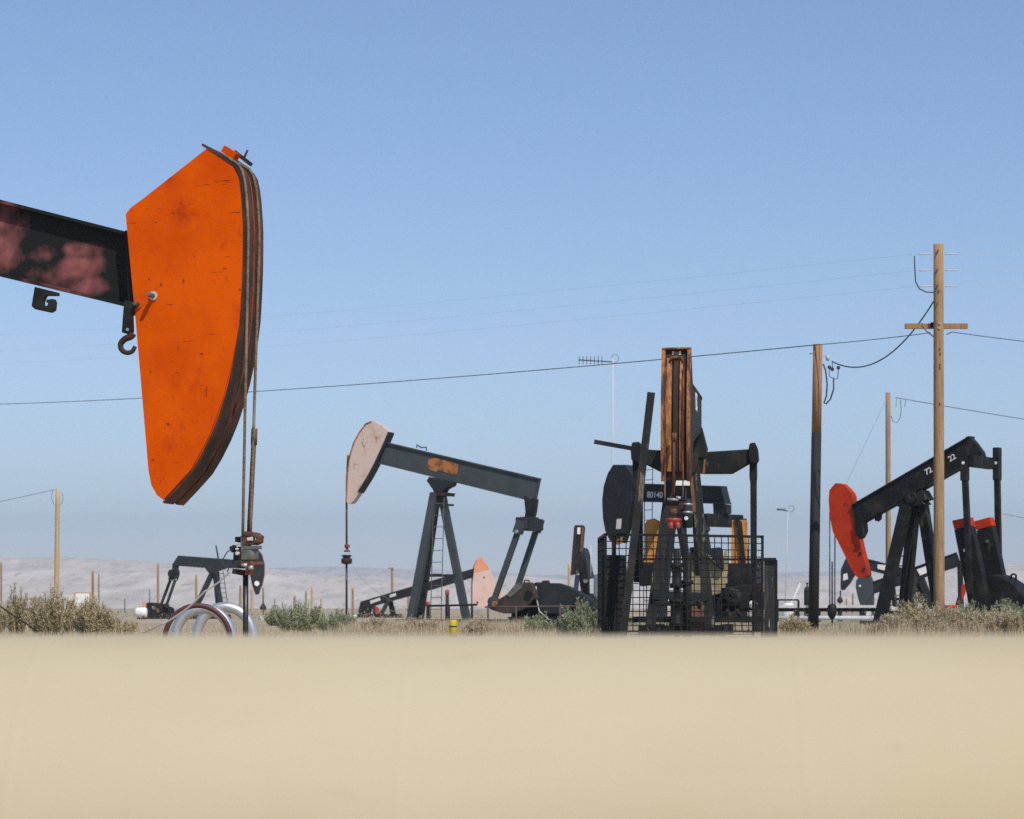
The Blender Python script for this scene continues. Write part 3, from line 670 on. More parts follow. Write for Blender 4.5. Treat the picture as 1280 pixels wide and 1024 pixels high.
b = MB(); b.tube([TU(913, 736, -5.3), TU(917, 742, -5.3), TU(923, 740, -5.3)], .03, 6); b.tube([TU(908, 762, -5.3), TU(915, 775, -5.3)], .06, 8); b.tube([TU(920, 762, -5.3), TU(926, 771, -5.3)], .05, 8); b.build('exhaust_pipe', M['rustdark'], en)
b = MB(); b.lathe(TU(916, 747, -5.45), [(.24, 0), (.24, .06), (.08, .07)], 18, (1, 0, 0)); b.build('flywheel', M['greydark'], en)
b = MB(); vprism(b, [(838, 742), (856, 742), (856, 792), (838, 792)], -5.0, -6.0); b.build('belt_guard', M['blackc'], P.root, .04)
b = MB(); vprism(b, [(860, 753), (880, 752), (884, 792), (860, 792)], -5.2, -6.4); b.build('reducer_base', M['rust'], P.root, .04)
b = MB(); vprism(b, [(905, 690), (908, 688), (910, 712), (906, 735), (902, 735)], -5.4, -5.6); b.build('dusty_bracket', M['tan'], P.root)
b = MB()
for z0 in (775,): vprism(b, [(790, 771), (950, 771), (950, 778), (790, 778)], -4.8, -7.6)
b.build('engine_stand', M['black'], P.root)
skid(P, -8.4, -2.2, .9, M['black'], -.05)
# ---- wellhead under C
w = thing('wellhead', 'dark wellhead tree under the rusty yellow horse head inside the wire cage', 'wellhead', pix(846, 760, 54.9) * Vector((1, 1, 0)) if False else (pix(846, 760, 54.9).x, 54.9, 0))
b = MB(); b.tube([(0, 0, -.1), (0, 0, 2.0)], .07, 12); b.lathe((0, 0, .25), [(.18, 0), (.18, .08), (.12, .1), (.12, .5), (.18, .52), (.18, .6)], 14)
b.lathe((0, 0, 1.1), [(.16, 0), (.16, .1), (.11, .12), (.11, .45), (.16, .48), (.16, .56)], 14); b.build('casing', M['black'], w)
b = MB(); b.tube([(.24, .02, -.1), (.24, .02, 1.9)], .10, 12); b.lathe((.24, .02, 1.2), [(.14, 0), (.14, .08)], 12); b.build('riser', M['black'], w)
b = MB(); b.tube([(-.5, 0, .75), (.5, 0, .75)], .06, 10); b.build('cross_pipe', M['greydark'], w)
b = MB(); b.tube([(-.12, 0, 1.5), (.24, 0, 1.5)], .05, 10); b.build('cross_pipe', M['greydark'], w)
b = MB(); b.lathe((.5, 0, .75), [(.13, -.03), (.13, .03)], 16, (1, 0, 0)); b.build('hand_wheel', M['black'], w)
# ---- leaning pole and cage
t2 = thing('leaning_beam', 'black steel beam leaning steeply beside the rusty yellow horse head', 'beam', (0, 51.6, 0))
a = pix(814, 491, 51.9); c = pix(778, 800, 51.6)
d = Vector((0, 51.6, 0)); a -= d; c -= d; c.z = -.05
b = MB(); b.bar(c, a, .165, .12, (0, 1, 0)); b.build('upright', M['blackc'], t2)
b = MB(); b.bar(pix(743, 551.5, 51.8) - d + Vector((0, .17, 0)), pix(793, 560.5, 51.8) - d + Vector((0, .17, 0)), .085, .09); b.build('cross_arm', M['black'], t2)

def cage():
    o = thing('wire_cage', 'black welded wire cage fence round the base of the head-on pumpjack', 'fence', (0, 52.5, 0))
    Y0 = 52.5
    def xz(px, py, Y=Y0): q = pix(px, py, Y); return q.x, q.z
    xl, zt_ = xz(757, 668); xr, ztr = xz(953, 671)
    dep = 3.6
    def panel(p0, p1, ztop0, ztop1, nv, nh, zbot=.02, rw=.055):
        p0 = Vector(p0); p1 = Vector(p1)
        f = MB()
        for P_, z in ((p0, ztop0), (p1, ztop1)): f.bar((P_.x, P_.y, -.1), (P_.x, P_.y, z + rw / 2), rw, rw, (0, 1, 0))
        f.bar((p0.x, p0.y, ztop0), (p1.x, p1.y, ztop1), rw, rw)
        f.bar((p0.x, p0.y, zbot + .12), (p1.x, p1.y, zbot + .12), rw * .8, rw * .8)
        fo = f.build('frame', M['mesh'], o)
        m_ = MB()
        off = Vector((0, .012, 0))
        for k in range(1, nv):
            t = k / nv; q = p0.lerp(p1, t); zt2 = ztop0 + (ztop1 - ztop0) * t
            m_.bar((q.x, q.y, zbot + .1), (q.x, q.y, zt2), .021, .021, (0, 1, 0))
        for k in range(1, nh):
            t = k / nh
            m_.bar(Vector((p0.x, p0.y, zbot + .1 + (ztop0 - zbot - .1) * t)) + off, Vector((p1.x, p1.y, zbot + .1 + (ztop1 - zbot - .1) * t)) + off, .021, .021)
        m_.build('wire_mesh', M['mesh'], fo)
    panel((xl, 0, 0), (xr, 0, 0), zt_, ztr, 23, 14)
    panel((xl, .06, 0), (xl - .02, dep, 0), zt_, zt_, 9, 8)
    zr, = (xz(900, 699)[1],)
    panel((xr, .06, 0), (xr + .16, dep, 0), zr, zr, 8, 8)
    b = MB(); x0, z0 = xz(790, 699); x1, z1 = xz(970, 699.5); b.bar((x0, .05, z0), (x1, .05, z1), .05, .05); b.build('middle_rail', M['mesh'], o)
    # low side gates of dark sheet
    b = MB(); xa, za = xz(752, 697); xb, zb_ = xz(783, 697)
    b.box(((xa + xb) / 2, .10, za / 2), (xb - xa, .03, za + .1)); b.build('side_gate', M['scuffed'], o)
    b = MB(); xa, za = xz(956, 700); xb, zb_ = xz(971, 700)
    b.box(((xa + xb) / 2, .12, za / 2), (xb - xa, .04, za + .1)); g = b.build('side_gate', M['scuffed'], o)
    b = MB(); b.bar((xb, .12, -.05), (xb, .12, za), .05, .07, (0, 1, 0)); b.build('gate_post', M['mesh'], g)
    b = MB(); b.bar((xl + .19, .03, -.05), (xl + .19, .03, xz(0, 668)[1]), .08, .05, (0, 1, 0)); b.build('gate_post', M['mesh'], o)
cage()

# ---- D : pumpjack behind the cage with a number on the beam
P = PJ('dark pumpjack behind the caged one with a white number on its level beam', 95.0, 840, 135)
T = P.T
b = MB(); b.prism(P.poly([(767, 581), (781, 581), (790, 594), (789, 628), (781, 655), (774, 679), (763, 677), (757, 664), (754, 648), (753, 625), (755, 608), (760, 592)], .24), -.24, .24); hd = b.build('horsehead', M['greydark'], P.root, .01)
b = MB(); b.ribbon(P.poly([(763, 677), (757, 664), (754, 648), (753, 625), (755, 608), (760, 592), (767, 581)], .24), -.26, .26, 0, .05); b.build('wear_strip', M['rustdark'], hd)
b = MB(); b.prism(P.poly([(771, 649), (777, 648.5), (776, 661), (770, 661.5)], .25), .245, .256); b.build('decal', M['decal'], hd)
b = MB(); b.prism(P.poly([(770, 676), (776, 671), (776, 679), (770, 681)], .25), .15, .256); b.build('rust_tip', M['rustpatch'], hd)
bmo = ibeam(P, [(789, 604), (900.5, 607.5), (906, 630), (789, 627)], .2, .42, M['greydark'], tf=.05, tw=.06, stiff=0)
q = T(808.5, 622, .05); q2 = T(828, 622.5, .05)
lettering('beam_number', '80140', .335, M['number'], bmo, (q.x, .045, q.z), q2 - q, (0, 0, 1))
b = MB(); b.prism(P.poly([(891, 629), (908, 631), (908, 642), (892, 645)], .15), -.15, .15); b.build('tail_bearing', M['greydark'], P.root)
e0 = T(903, 651, 0)
b = MB(); b.bar((e0.x, -1.1, e0.z), (e0.x, 1.1, e0.z), .32, .5); b.build('equalizer', M['black'], P.root, .04)
pitman(P, T(880, 655, 1.05), T(893, 735, 1.05), .16, M['greydark']); pitman(P, T(927, 653, -1.05), T(937, 735, -1.05), .16, M['greydark'])
for v, px in ((.8, 842), (-.8, 830)): leg(P, T(843, 630, v * .3), P.gnd(px - 16, v), .24, M['greydark'])
leg(P, T(846, 630, 0), P.gnd(872, 0), .24, M['greydark'])
ladder(P, T(811, 581, -.35), P.gnd(809, -.35), .42, M['steel'], 16, .02, (1, 0, 0))
b = MB(); b.box((0, 0, 5.2 - .35), (.5, .5, .5)); b.build('centre_bearing', M['black'], P.root)
b = MB(); q = P.gnd(905); b.box((q.x, 0, .9), (1.4, 1.2, 1.4)); b.build('gearbox', M['black'], P.root, .05)
skid(P, P.gnd(800).x, P.gnd(945).x, .85, M['black'], -.05)

# ---- E : black pumpjack with red head on the right
P = PJ('black pumpjack at the right with a red horse head lowered and red tipped counterweights', 78.0, 1140, 147)
T = P.T
ho = [(1044.5, 604), (1053, 604.5), (1060, 611), (1066, 618), (1067, 632), (1070, 655), (1077, 685), (1084, 713), (1085, 720), (1080, 722.5), (1071, 721.5), (1065, 712), (1056, 694), (1047, 676), (1041, 664), (1037.5, 645), (1036, 625), (1037, 613)]
b = MB(); b.prism(P.poly(smooth(ho, 1), .15), -.15, .15); hd = b.build('horsehead', M['redhead'], P.root, .012)
b = MB(); b.ribbon(P.poly([(1071, 721.5), (1065, 712), (1056, 694), (1047, 676), (1041, 664), (1037.5, 645), (1036, 625), (1037, 613), (1044.5, 604)], .15), -.17, .17, -.0, .02); b.build('wear_strip', M['redhead'], hd)
for px, py in ((1075, 692), (1079.5, 712)):
    b = MB(); b.lathe(T(px, py, .16), [(.06, -.03), (.06, .01)], 12, (0, 1, 0)); b.build('bolt_hole', M['rustdark'], hd)
bmo = ibeam(P, [(1064, 631), (1211, 545), (1201, 583.5), (1069, 657)], .24, .5, M['black'], tf=.05, tw=.36, stiff=0)
b = MB(); b.prism(P.poly([(1207, 546), (1211, 545), (1219, 554), (1227, 565), (1230, 576), (1228, 584), (1221, 584), (1217, 577), (1211, 570), (1203, 570)], .16), -.16, .16); b.build('beam_end', M['black'], P.root, .02)
q = T(1157.5, 594.5, .25); q2 = T(1205, 567, .25)
dirv = q2 - q
lettering('beam_number', '72', .255, M['number'], bmo, (T(1157.5, 594, .2).x, .187, T(1157.5, 594, .2).z), dirv, (0, 0, 1))
lettering('beam_number', '22', .255, M['number'], bmo, (T(1187, 577.5, .2).x, .187, T(1187, 577.5, .2).z), dirv, (0, 0, 1))
b = MB(); b.prism(P.poly([(1094, 646), (1102, 642), (1101, 649), (1098, 652), (1094, 651)], .1), .02, .14); b.build('hook_bracket', M['black'], P.root)
b = MB(); b.prism(P.poly([(1069, 654), (1078, 652), (1079, 664), (1075, 672), (1070, 668)], .2), -.2, .26); b.tube([T(1076, 664, .3), T(1080, 667, .3), T(1080, 672, .3), T(1075, 672, .3)], .04, 7); b.build('head_hinge', M['black'], P.root)
b = MB(); b.prism(P.poly([(1119, 632), (1134, 622), (1152, 612), (1159, 624), (1152, 626), (1156, 630), (1128, 636)], .3), -.3, .3); b.lathe(T(1139, 622, .32), [(.2, -.7), (.2, .05)], 16, (0, 1, 0)); b.build('centre_bearing', M['blackc'], P.root, .02)
leg(P, T(1133, 632, .35), P.gnd(1097, .85), .36, M['black'], .30)
leg(P, T(1143, 632, -.2), P.gnd(1128, -.75), .36, M['black'], .30)
leg(P, T(1153, 630, -.25), P.gnd(1178, -.1), .34, M['blackc'], .30)
ladder(P, T(1138.5, 640, .1), P.gnd(1114, .3), .40, M['black'], 12, .022, (1, 0, 0))
for p_, q_, w_ in ((T(1107, 766, .8), T(1124, 765, -.7), .1), (T(1126, 681, .5), T(1137, 681, -.5), .08), (T(1104, 749, .8), T(1124, 749, -.7), .08)):
    b = MB(); b.bar(p_, q_, w_, w_); b.build('post_brace', M['black'], P.root)
b = MB(); e0 = T(1226, 578, 0); Wq = .95
b.bar((e0.x, -Wq, e0.z), (e0.x, Wq, e0.z), .3, .36); b.build('equalizer', M['black'], P.root, .02)
for px0, v, in ((1206, Wq), (1246.5, -Wq)):
    b = MB(); t0 = T(px0, 581, v); 
    b.bar((t0.x, v, t0.z + .55), (t0.x, v, t0.z - .5), .26, .22, (1, 0, 0)); eb = b.build('wrist_bearing', M['black'], P.root, .02)
    b = MB(); b.lathe((t0.x, v, t0.z + .05), [(.05, .0), (.05, .15)], 10, (0, 1, 0)); b.build('pin', M['white'], eb)
for (x0, y0), (x1, y1), v in (((1206, 590), (1213, 742), Wq), ((1246.5, 590), (1249, 735), -Wq)):
    b = MB(); b.bar(T(x0, y0, v), T(x1, y1, v), .19, .16, (1, 0, 0)); b.build('pitman_arm', M['black'], P.root)
def slabs(pts, v, th, m, name, par=None, bev=.02):
    b = MB(); b.prism(P.poly(pts, v), v - th / 2, v + th / 2); return b.build(name, m, par or P.root, bev)
c1 = slabs([(1195, 662), (1217, 658), (1236, 745), (1236, 762), (1214, 764), (1211, 745)], .62, .34, M['black'], 'counterweight')
slabs([(1192.5, 651), (1214, 646.5), (1217, 657.6), (1195.1, 661.6)], .62, .35, M['redhead'], 'red_tip', c1)
c2 = slabs([(1223, 663.5), (1243, 658), (1256, 720), (1254, 735), (1234, 735), (1232, 720)], -.62, .34, M['black'], 'counterweight')
slabs([(1219.5, 652), (1239.5, 646.5), (1242.7, 657.6), (1222.9, 663)], -.62, .35, M['redhead'], 'red_tip', c2)
for px, py, v, m in ((1206, 688, .8, 'decal'), (1207, 700, .8, 'rust'), (1234, 677, -.44, 'steel')):
    b = MB(); b.lathe(T(px, py, v), [(.06, -.02), (.05, .03)], 10, (0, 1, 0)); b.build('weight_bolt', M[m], c1 if v > 0 else c2)
slabs([(1228, 728), (1236, 722), (1252, 718), (1262, 722), (1276, 731), (1290, 748), (1290, 785), (1230, 785)], -.1, 1.0, M['black'], 'gearbox', None, .06)
b = MB(); b.tube([T(1264, 723), T(1264, 719), T(1267, 717.5), T(1270, 719), T(1270, 726)], .035, 7); b.build('lifting_eye', M['black'], P.root)
skid(P, P.gnd(1090).x, P.gnd(1310).x, .85, M['black'], -.05)
for px, v in ((1037.2, .15), (1043.6, -.15)):
    b = MB(); b.tube([T(px, 640 if v > 0 else 668, v), T(px, 757, v)], .02, 6); b.build('bridle_cable', M['wire'], P.root)
b = MB(); q = T(1040.3, 702); q2 = T(1040.3, 800); b.tube([q, q2], .03, 6); b.build('polished_rod', M['wire'], P.root)
b = MB(); b.lathe(T(1040, 774), [(.03, -.02), (.10, .06), (.15, .16), (.16, .36), (.13, .46), (.04, .5)], 12); b.build('carrier_bar', M['blackc'], P.root)

# ---- F : small dark pumpjack far left, facing right
P = PJ('small distant dark pumpjack at the left facing right behind the silver hoops', 150.0, 268, 20)
T = P.T
b = MB(); b.prism(P.poly([(318, 690), (323, 689), (327, 694), (330, 706), (330, 718), (327, 733), (324, 743), (321.5, 743.5), (317, 731), (314, 715), (314, 701)], -.22), -.22, .22); hd = b.build('horsehead', M['greydark'], P.root, .02)
b = MB(); b.ribbon(P.poly([(323, 689), (327, 694), (330, 706), (330, 718), (327, 733)], -.22), -.24, .24, 0, .05); b.build('wear_strip', M['rust'], hd)
b = MB(); b.lathe(T(321, 729.5, -.23), [(.16, -.02), (.16, .03)], 12, (0, 1, 0)); b.build('decal', M['white'], hd)
b = MB(); b.prism(P.poly([(224, 694.5), (292, 699.5), (316, 700), (316, 711), (284, 710), (270, 716), (262, 716), (258, 710), (226, 707.5), (218, 709), (216.5, 706)], -.2), -.2, .2); bmo = b.build('walking_beam', M['greydark'], P.root, .03)
b = MB(); b.tube([T(270, 682), T(273, 699)], .05, 6); b.build('marker_rod', M['greydark'], bmo)
b = MB(); b.prism(P.poly([(217, 705), (224, 706), (223, 718), (215, 717)], -.15), -.16, .16); b.build('tail_bearing', M['greydark'], P.root, .03)
b = MB(); b.prism(P.poly([(215, 712), (222, 712), (223, 718), (220, 722), (214, 721), (213, 716)], -.2), -.7, .7); b.build('equalizer', M['black'], P.root, .04)
pitman(P, T(214.5, 721, .7), T(201, 757, .7), .14, M['greydark']); pitman(P, T(220.5, 721, -.7), T(208, 757, -.7), .14, M['greydark'])
leg(P, T(266, 715, 0), P.gnd(238, 0), .3, M['greydark'])
leg(P, T(270, 715, .2), P.gnd(275, .6), .34, M['greydark']); leg(P, T(268.5, 715, -.2), P.gnd(279, -.6), .3, M['greydark'])
ladder(P, T(274, 714, -.5), P.gnd(282, -.5), .5, M['greydark'], 10, .025, (1, 0, 0))
b = MB(); b.prism(P.poly([(180, 760), (186, 753), (200, 754), (215, 760), (220, 785), (172, 785), (165, 776), (176, 772)], 0), -.6, .5); gb = b.build('gearbox', M['black'], P.root, .05)
b = MB(); b.prism(P.poly([(178.5, 752), (182.5, 752), (182.5, 766), (178.5, 768)], -.65), -.7, -.6); b.build('guard_plate', M['peach'], gb)
for px, py, r_ in ((192, 760, .12), (197, 763, .12)):
    b = MB(); b.lathe(T(px, py, -.62), [(r_, -.05), (r_, .05)], 10, (0, 1, 0)); b.build('sheave', M['sagegreen'] if px == 192 else M['rust'], gb)
b = MB(); b.tube([T(329, 735), T(329, 757)], .05, 6); b.build('bridle_cable', M['cable'], P.root)
b = MB(); b.lathe(T(329, 763), [(.1, 0), (.2, .08), (.2, .2), (.08, .4)], 10); b.build('carrier_bar', M['rustdark'], P.root)
b = MB(); q = T(329, 762); b.tube([q, (q.x, q.y, -.1)], .05, 6); b.build('polished_rod', M['rust'], P.root)
skid(P, P.gnd(180).x, P.gnd(285).x, .7, M['black'], -.05)
tk = thing('storage_tank', 'small white tank beside the machinery of the far left pumpjack', 'tank', pix(178, 778, 140) * Vector((1, 1, 0)))
b = MB(); b.lathe((-.4, 0, .38), [(.1, -.02), (.24, 0), (.30, .08), (.30, .58), (.24, .66), (.1, .68)], 16, (1, 0, 0)); tb = b.build('shell', M['white'], tk)
b = MB(); b.box((-.22, 0, .05), (.1, .4, .22)); b.box((.1, 0, .05), (.1, .4, .22)); b.build('saddle', M['black'], tk)

# ---- G : distant pumpjack behind B with a pale pink head showing point up
P = PJ('distant black pumpjack with its pale pink pointed head raised behind the charcoal pumpjack', 168.0, 490, 14)
T = P.T
b = MB(); b.prism(P.poly([(601, 697), (603, 698), (608, 705), (615, 717), (619, 727), (620, 738), (616, 749), (611, 757), (600, 760), (590.5, 759), (590.6, 730), (593, 709), (597, 700)], -.25), -.25, .25); hd = b.build('horsehead', M['pinkhead2'], P.root, .02)
b = MB(); b.prism(P.poly([(601, 696.8), (603, 697.8), (608, 704.8), (612, 711.8), (601, 714), (592.2, 716), (593, 708.5), (597, 699.5)], -.26), -.262, -.24); b.build('peach_patch', M['peach'], hd)
b = MB(); b.lathe(T(605, 722, -.26), [(.06, -.02), (.06, .02)], 10, (0, 1, 0)); b.build('bolt_hole', M['rustdark'], hd)
b = MB(); b.prism(P.poly([(618, 741), (626, 737), (632, 741), (628, 748), (618, 750)], .4), .3, .5); b.build('rear_cheek', M['pinkhead2'], P.root)
b = MB(); b.prism(P.poly([(452, 752), (516, 733), (592, 711), (592, 722), (516, 744.5), (470, 757), (466, 758), (462, 775), (451, 774), (449, 764)], -.2), -.2, .2); bmo = b.build('walking_beam', M['black'], P.root, .02)
for pts in ([(462.5, 751), (475, 747), (475.5, 750.5), (463, 755)], [(487, 743.6), (495, 741.2), (495, 745), (487, 747.2)]):
    b = MB(); b.prism(P.poly(pts, -.2), -.213, -.19); b.build('decal', M['pale'], bmo)
leg(P, T(486, 750, -.2), P.gnd(474, -.5), .28, M['black']); leg(P, T(487, 750, .2), P.gnd(493, .5), .34, M['black'])
b = MB(); b.prism(P.poly([(467, 757), (472, 760), (473, 776), (468, 778)], 0), -.5, .5); b.build('crank', M['redpart'], P.root)
b = MB(); b.prism(P.poly([(452, 770), (466, 768), (468, 786), (450, 786)], 0), -.5, .5); b.build('gearbox', M['black'], P.root, .05)
b = MB(); b.lathe(T(444.5, 771, -.3), [(.1, -.2), (.16, -.1), (.16, .3), (.08, .35)], 10, (0, 1, 0)); b.build('air_filter', M['white'], P.root)
skid(P, P.gnd(445).x, P.gnd(500).x, .6, M['black'], -.05)

# ---- H : distant pumpjack end-on
P = PJ('distant rust red pumpjack seen end-on right of the dark machinery housing', 118.0, 721, -98)
TU = P.TU
def rail(pts, u0, u1, m, name, par=None):
    b = MB(); vprism(b, pts, u0, u1); return b.build(name, m, par or P.root, .015)
hd = rail([(717.5, 659), (719, 656.5), (728.5, 656.5), (730, 659), (728, 684), (726.5, 716), (713, 719), (715, 690)], -.3, -.9, M['blackc'], 'horsehead')
rail([(717.8, 660), (720.5, 658), (719.3, 690), (716.5, 717), (713.3, 718), (715.2, 690)], -.24, -.3, M['rustdark'], 'rim', hd); rail([(727, 658), (729.6, 660), (727.8, 684), (726.3, 690), (724.8, 690)], -.24, -.3, M['rust'], 'rim', hd)
rail([(721.5, 659.5), (725.5, 659.5), (725.2, 668), (721.2, 668)], -.24, -.27, M['decal'], 'slot', hd)
rail([(727.5, 684), (730, 690), (736, 722), (724, 724), (724.5, 700)], -.9, -3.5, M['black'], 'walking_beam')
rail([(724, 722), (735.5, 721), (736, 742), (726, 742)], -3.6, -4.2, M['blackc'], 'centre_bearing')
leg(P, TU(722, 719, -2.6), Vector((-2.2, TU(715, 780, -2.2).y, -.05)), .22, M['bluegrey'])
leg(P, TU(733, 735, -4), Vector((-3.6, TU(736, 780, -3.6).y, -.05)), .26, M['black'])
b = MB(); b.lathe(TU(732, 726, -3.5), [(.12, 0), (.12, .08)], 10, (1, 0, 0)); b.build('lamp_disc', M['white'], P.root)
rail([(724, 742), (742, 742), (746, 785), (720, 785)], -3.9, -5.4, M['black'], 'gearbox')

# ---- I, J : two grey pumpjacks beyond the red one
P = PJ('distant grey pumpjack with head drooping left of the red horse head', 165.0, 1110, 155)
T = P.T
b = MB(); b.prism(P.poly([(1057, 698), (1066, 694), (1075, 697), (1071, 712), (1060, 730), (1053, 738), (1050.5, 736.5), (1050.8, 712)], .25), -.25, .25); hd = b.build('horsehead', M['greydark'], P.root, .02)
b = MB(); b.prism(P.poly([(1054, 718), (1059, 716.5), (1060, 724), (1054, 726)], .26), .24, .262); b.build('decal', M['decal'], hd)
bmo = ibeam(P, [(1066, 694), (1150, 716), (1150, 729), (1066, 708)], .2, .4, M['greydark'], stiff=0, tw=.3)
b = MB(); b.prism(P.poly([(1097, 705.5), (1107.5, 706.5), (1107, 713.5), (1097, 711)], .2), .18, .207); b.build('decal', M['decal'], bmo)
b = MB(); b.tube([T(1050.6, 738), T(1050.4, 747)], .05, 6); b.build('bridle_cable', M['wire'], P.root)
b = MB(); b.lathe(T(1050, 754), [(.1, 0), (.2, .1), (.2, .24), (.07, .45)], 10); b.build('carrier_bar', M['rustdark'], P.root)
b = MB(); q = T(1050, 753); b.tube([q, (q.x, q.y, -.1)], .035, 6); b.build('polished_rod', M['wiregrey'], P.root)
leg(P, T(1111, 714, .2), P.gnd(1102, .6), .3, M['greydark']); leg(P, T(1113, 714, -.2), P.gnd(1121, -.6), .3, M['greydark'])
skid(P, P.gnd(1100).x, P.gnd(1150).x, .6, M['black'], -.05)

P = PJ('distant grey pumpjack with its head hanging just below the red horse head', 125.0, 1140, 162)
T = P.T
b = MB(); b.prism(P.poly([(1073, 721), (1080, 716), (1088, 721), (1091, 729), (1091, 772), (1083, 774), (1079, 768), (1073, 750), (1069.5, 735), (1070, 726)], .25), -.25, .25); hd = b.build('horsehead', M['grey'], P.root, .02)
b = MB(); b.prism(P.poly([(1082.5, 761), (1089, 760.5), (1089, 769), (1083, 770)], .26), .24, .262); b.build('decal', M['decal'], hd)
b = MB(); b.lathe(T(1075, 732.5, .25), [(.06, -.02), (.06, .025)], 8, (0, 1, 0)); b.build('bolt_head', M['decal'], hd)
bmo = ibeam(P, [(1088, 728), (1195, 690.5), (1201, 707), (1089, 743)], .2, .42, M['greydark'], stiff=0, tw=.3)
b = MB(); b.prism(P.poly([(1146, 712), (1158, 707.5), (1159, 716), (1150, 719.5)], .2), .18, .207); b.build('decal', M['decal'], bmo)
b = MB(); b.bar(T(1198.5, 701, .6), T(1200, 770, .6), .16, .16, (1, 0, 0)); b.build('pitman_arm', M['black'], P.root)
b = MB(); b.bar(T(1201, 701, -.6), T(1203, 770, -.6), .16, .16, (1, 0, 0)); b.build('pitman_arm', M['black'], P.root)
b = MB(); b.prism(P.poly([(1197, 747), (1203, 730), (1206, 731), (1207, 740), (1200, 756), (1194, 757)], .3), .15, .4); b.build('crank', M['redhead'], P.root)
leg(P, T(1144, 722, .25), P.gnd(1133, .6), .34, M['greydark']); leg(P, T(1147, 722, -.25), P.gnd(1158, -.6), .34, M['greydark'])
leg(P, T(1150, 720, 0), P.gnd(1172, 0), .34, M['greydark'])
b = MB(); b.prism(P.poly([(1137, 742), (1150, 742), (1152, 783), (1136, 783)], 0), -.5, .5); b.build('post_guard', M['greydark'], P.root, .03)
b = MB(); b.lathe(T(1148, 758, .52), [(.18, 0), (.2, .03), (.16, .06)], 14, (0, 1, 0)); b.build('sign_disc', M['decal'], P.root)
skid(P, P.gnd(1120).x, P.gnd(1215).x, .7, M['black'], -.05)

# ------------------------------------------------------------------ poles
UG = 'wooden utility poles of the oil field'
def wood_pole(label, px0, top, Y, wpx, m, px_base=None, lean=0, cat='utility pole', group=UG, bot=None, name='utility_pole', parts=None):
    x = (px_base if px_base is not None else px0)
    base = pix(x, 760, Y); base.z = -.1
    o = thing(name, label, cat, (base.x, Y, 0), 0, group)
    tp = pix(px0, top, Y) - Vector((base.x, Y, 0))
    r = wpx / F * Y / 2
    n = 9
    pts = [Vector((0, 0, -.1)).lerp(tp, k / (n - 1)) for k in range(n)]
    if bot is None:
        b = MB(); b.tube(pts, r * 1.06, 16, r2=r * .94); b.build('post', m, o)
    else:
        zc = (HY - bot[0]) / F * Y + EYE; t = (zc + .1) / (tp.z + .1)
        mid = Vector((0, 0, -.1)).lerp(tp, t)
        b = MB(); b.tube([Vector((0, 0, -.1)), mid * .5, mid], r * 1.1, 16, r2=r * 1.02); b.build('tarred_butt', bot[1], o)
        b = MB(); b.tube([mid, (mid + tp) / 2, tp], r * 1.0, 16, r2=r * .95); b.build('post', m, o)
    o['_top'] = 0.0; del o['_top']
    return o
# 1174 : tall pole with crossarm
Y1 = 62.0
o = wood_pole('tall weathered wooden pole with a crossarm in front of the red headed pumpjack', 1173, 305.5, Y1, 13.2, M['wood'], 1174)
bx = Vector((pix(1174, 760, Y1).x, Y1, 0))
L1 = lambda px, py, dy=0.0: pix(px, py, Y1 + dy) - bx
ca_a = L1(1134.5, 405.5, -.21); ca_b = L1(1213.5, 405.5, -.21)
dy = Vector((0, .42, 0))
b = MB(); b.bar(ca_a + dy, ca_b + dy, .10, .135); ca = b.build('crossarm', M['woodred'], o, .006)
b = MB(); b.bar(L1(1166, 405.5, -.155), L1(1160, 405.5, -.155), .02, .12) if False else b.box(L1(1166, 406, .12), (.10, .06, .12)); b.build('bracket', M['black'], o)
b = MB()
for py in (404, 410): b.lathe(L1(1174.5, py, -.155), [(.035, 0), (.035, .05)], 8, (0, 1, 0))
b.build('through_bolt', M['bolt'], o)
b = MB()
for px, py in ((1172, 315), (1171, 339), (1171, 359)):
    b.bar(L1(px - 3, py + 3, -.15), L1(px + 1.5, py - 3, -.16), .03, .03)
for px, py in ((1173.5, 364), (1171.5, 380), (1175, 436), (1175.5, 442), (1169, 471), (1175, 456), (1175, 460), (1175, 505)):
    b.box(L1(px, py, -.145), (.03, .03, .04))
b.build('step_bolt', M['wire'], o)
for py in (317.5, 338, 358):
    b = MB(); b.lathe(L1(1164, py), [(.006, 0), (.022, .03), (.012, .1), (.022, .14), (.012, .2), (.02, .26), (.006, .34)], 10, (-1, 0, -.02)); b.build('insulator', M['porcelain'], o)
    b = MB(); b.lathe(L1(1181, py), [(.006, 0), (.022, .03), (.012, .1), (.022, .14), (.012, .2), (.02, .26), (.006, .34)], 10, (1, 0, -.01)); b.build('insulator', M['porcelain'], o)
b = MB(); b.tube([L1(1143, 320), L1(1143.5, 335), L1(1144.5, 352), L1(1149, 361), L1(1158, 365.3), L1(1167, 365.5)], .017, 6); b.build('jumper_lead', M['wire'], o)
b = MB(); b.tube([L1(1152, 404, .2), L1(1157, 413, .1), L1(1167, 421, 0)], .02, 6); b.tube([L1(1183, 418), L1(1190, 415)], .016, 5); b.build('arm_brace', M['wiregrey'], o)
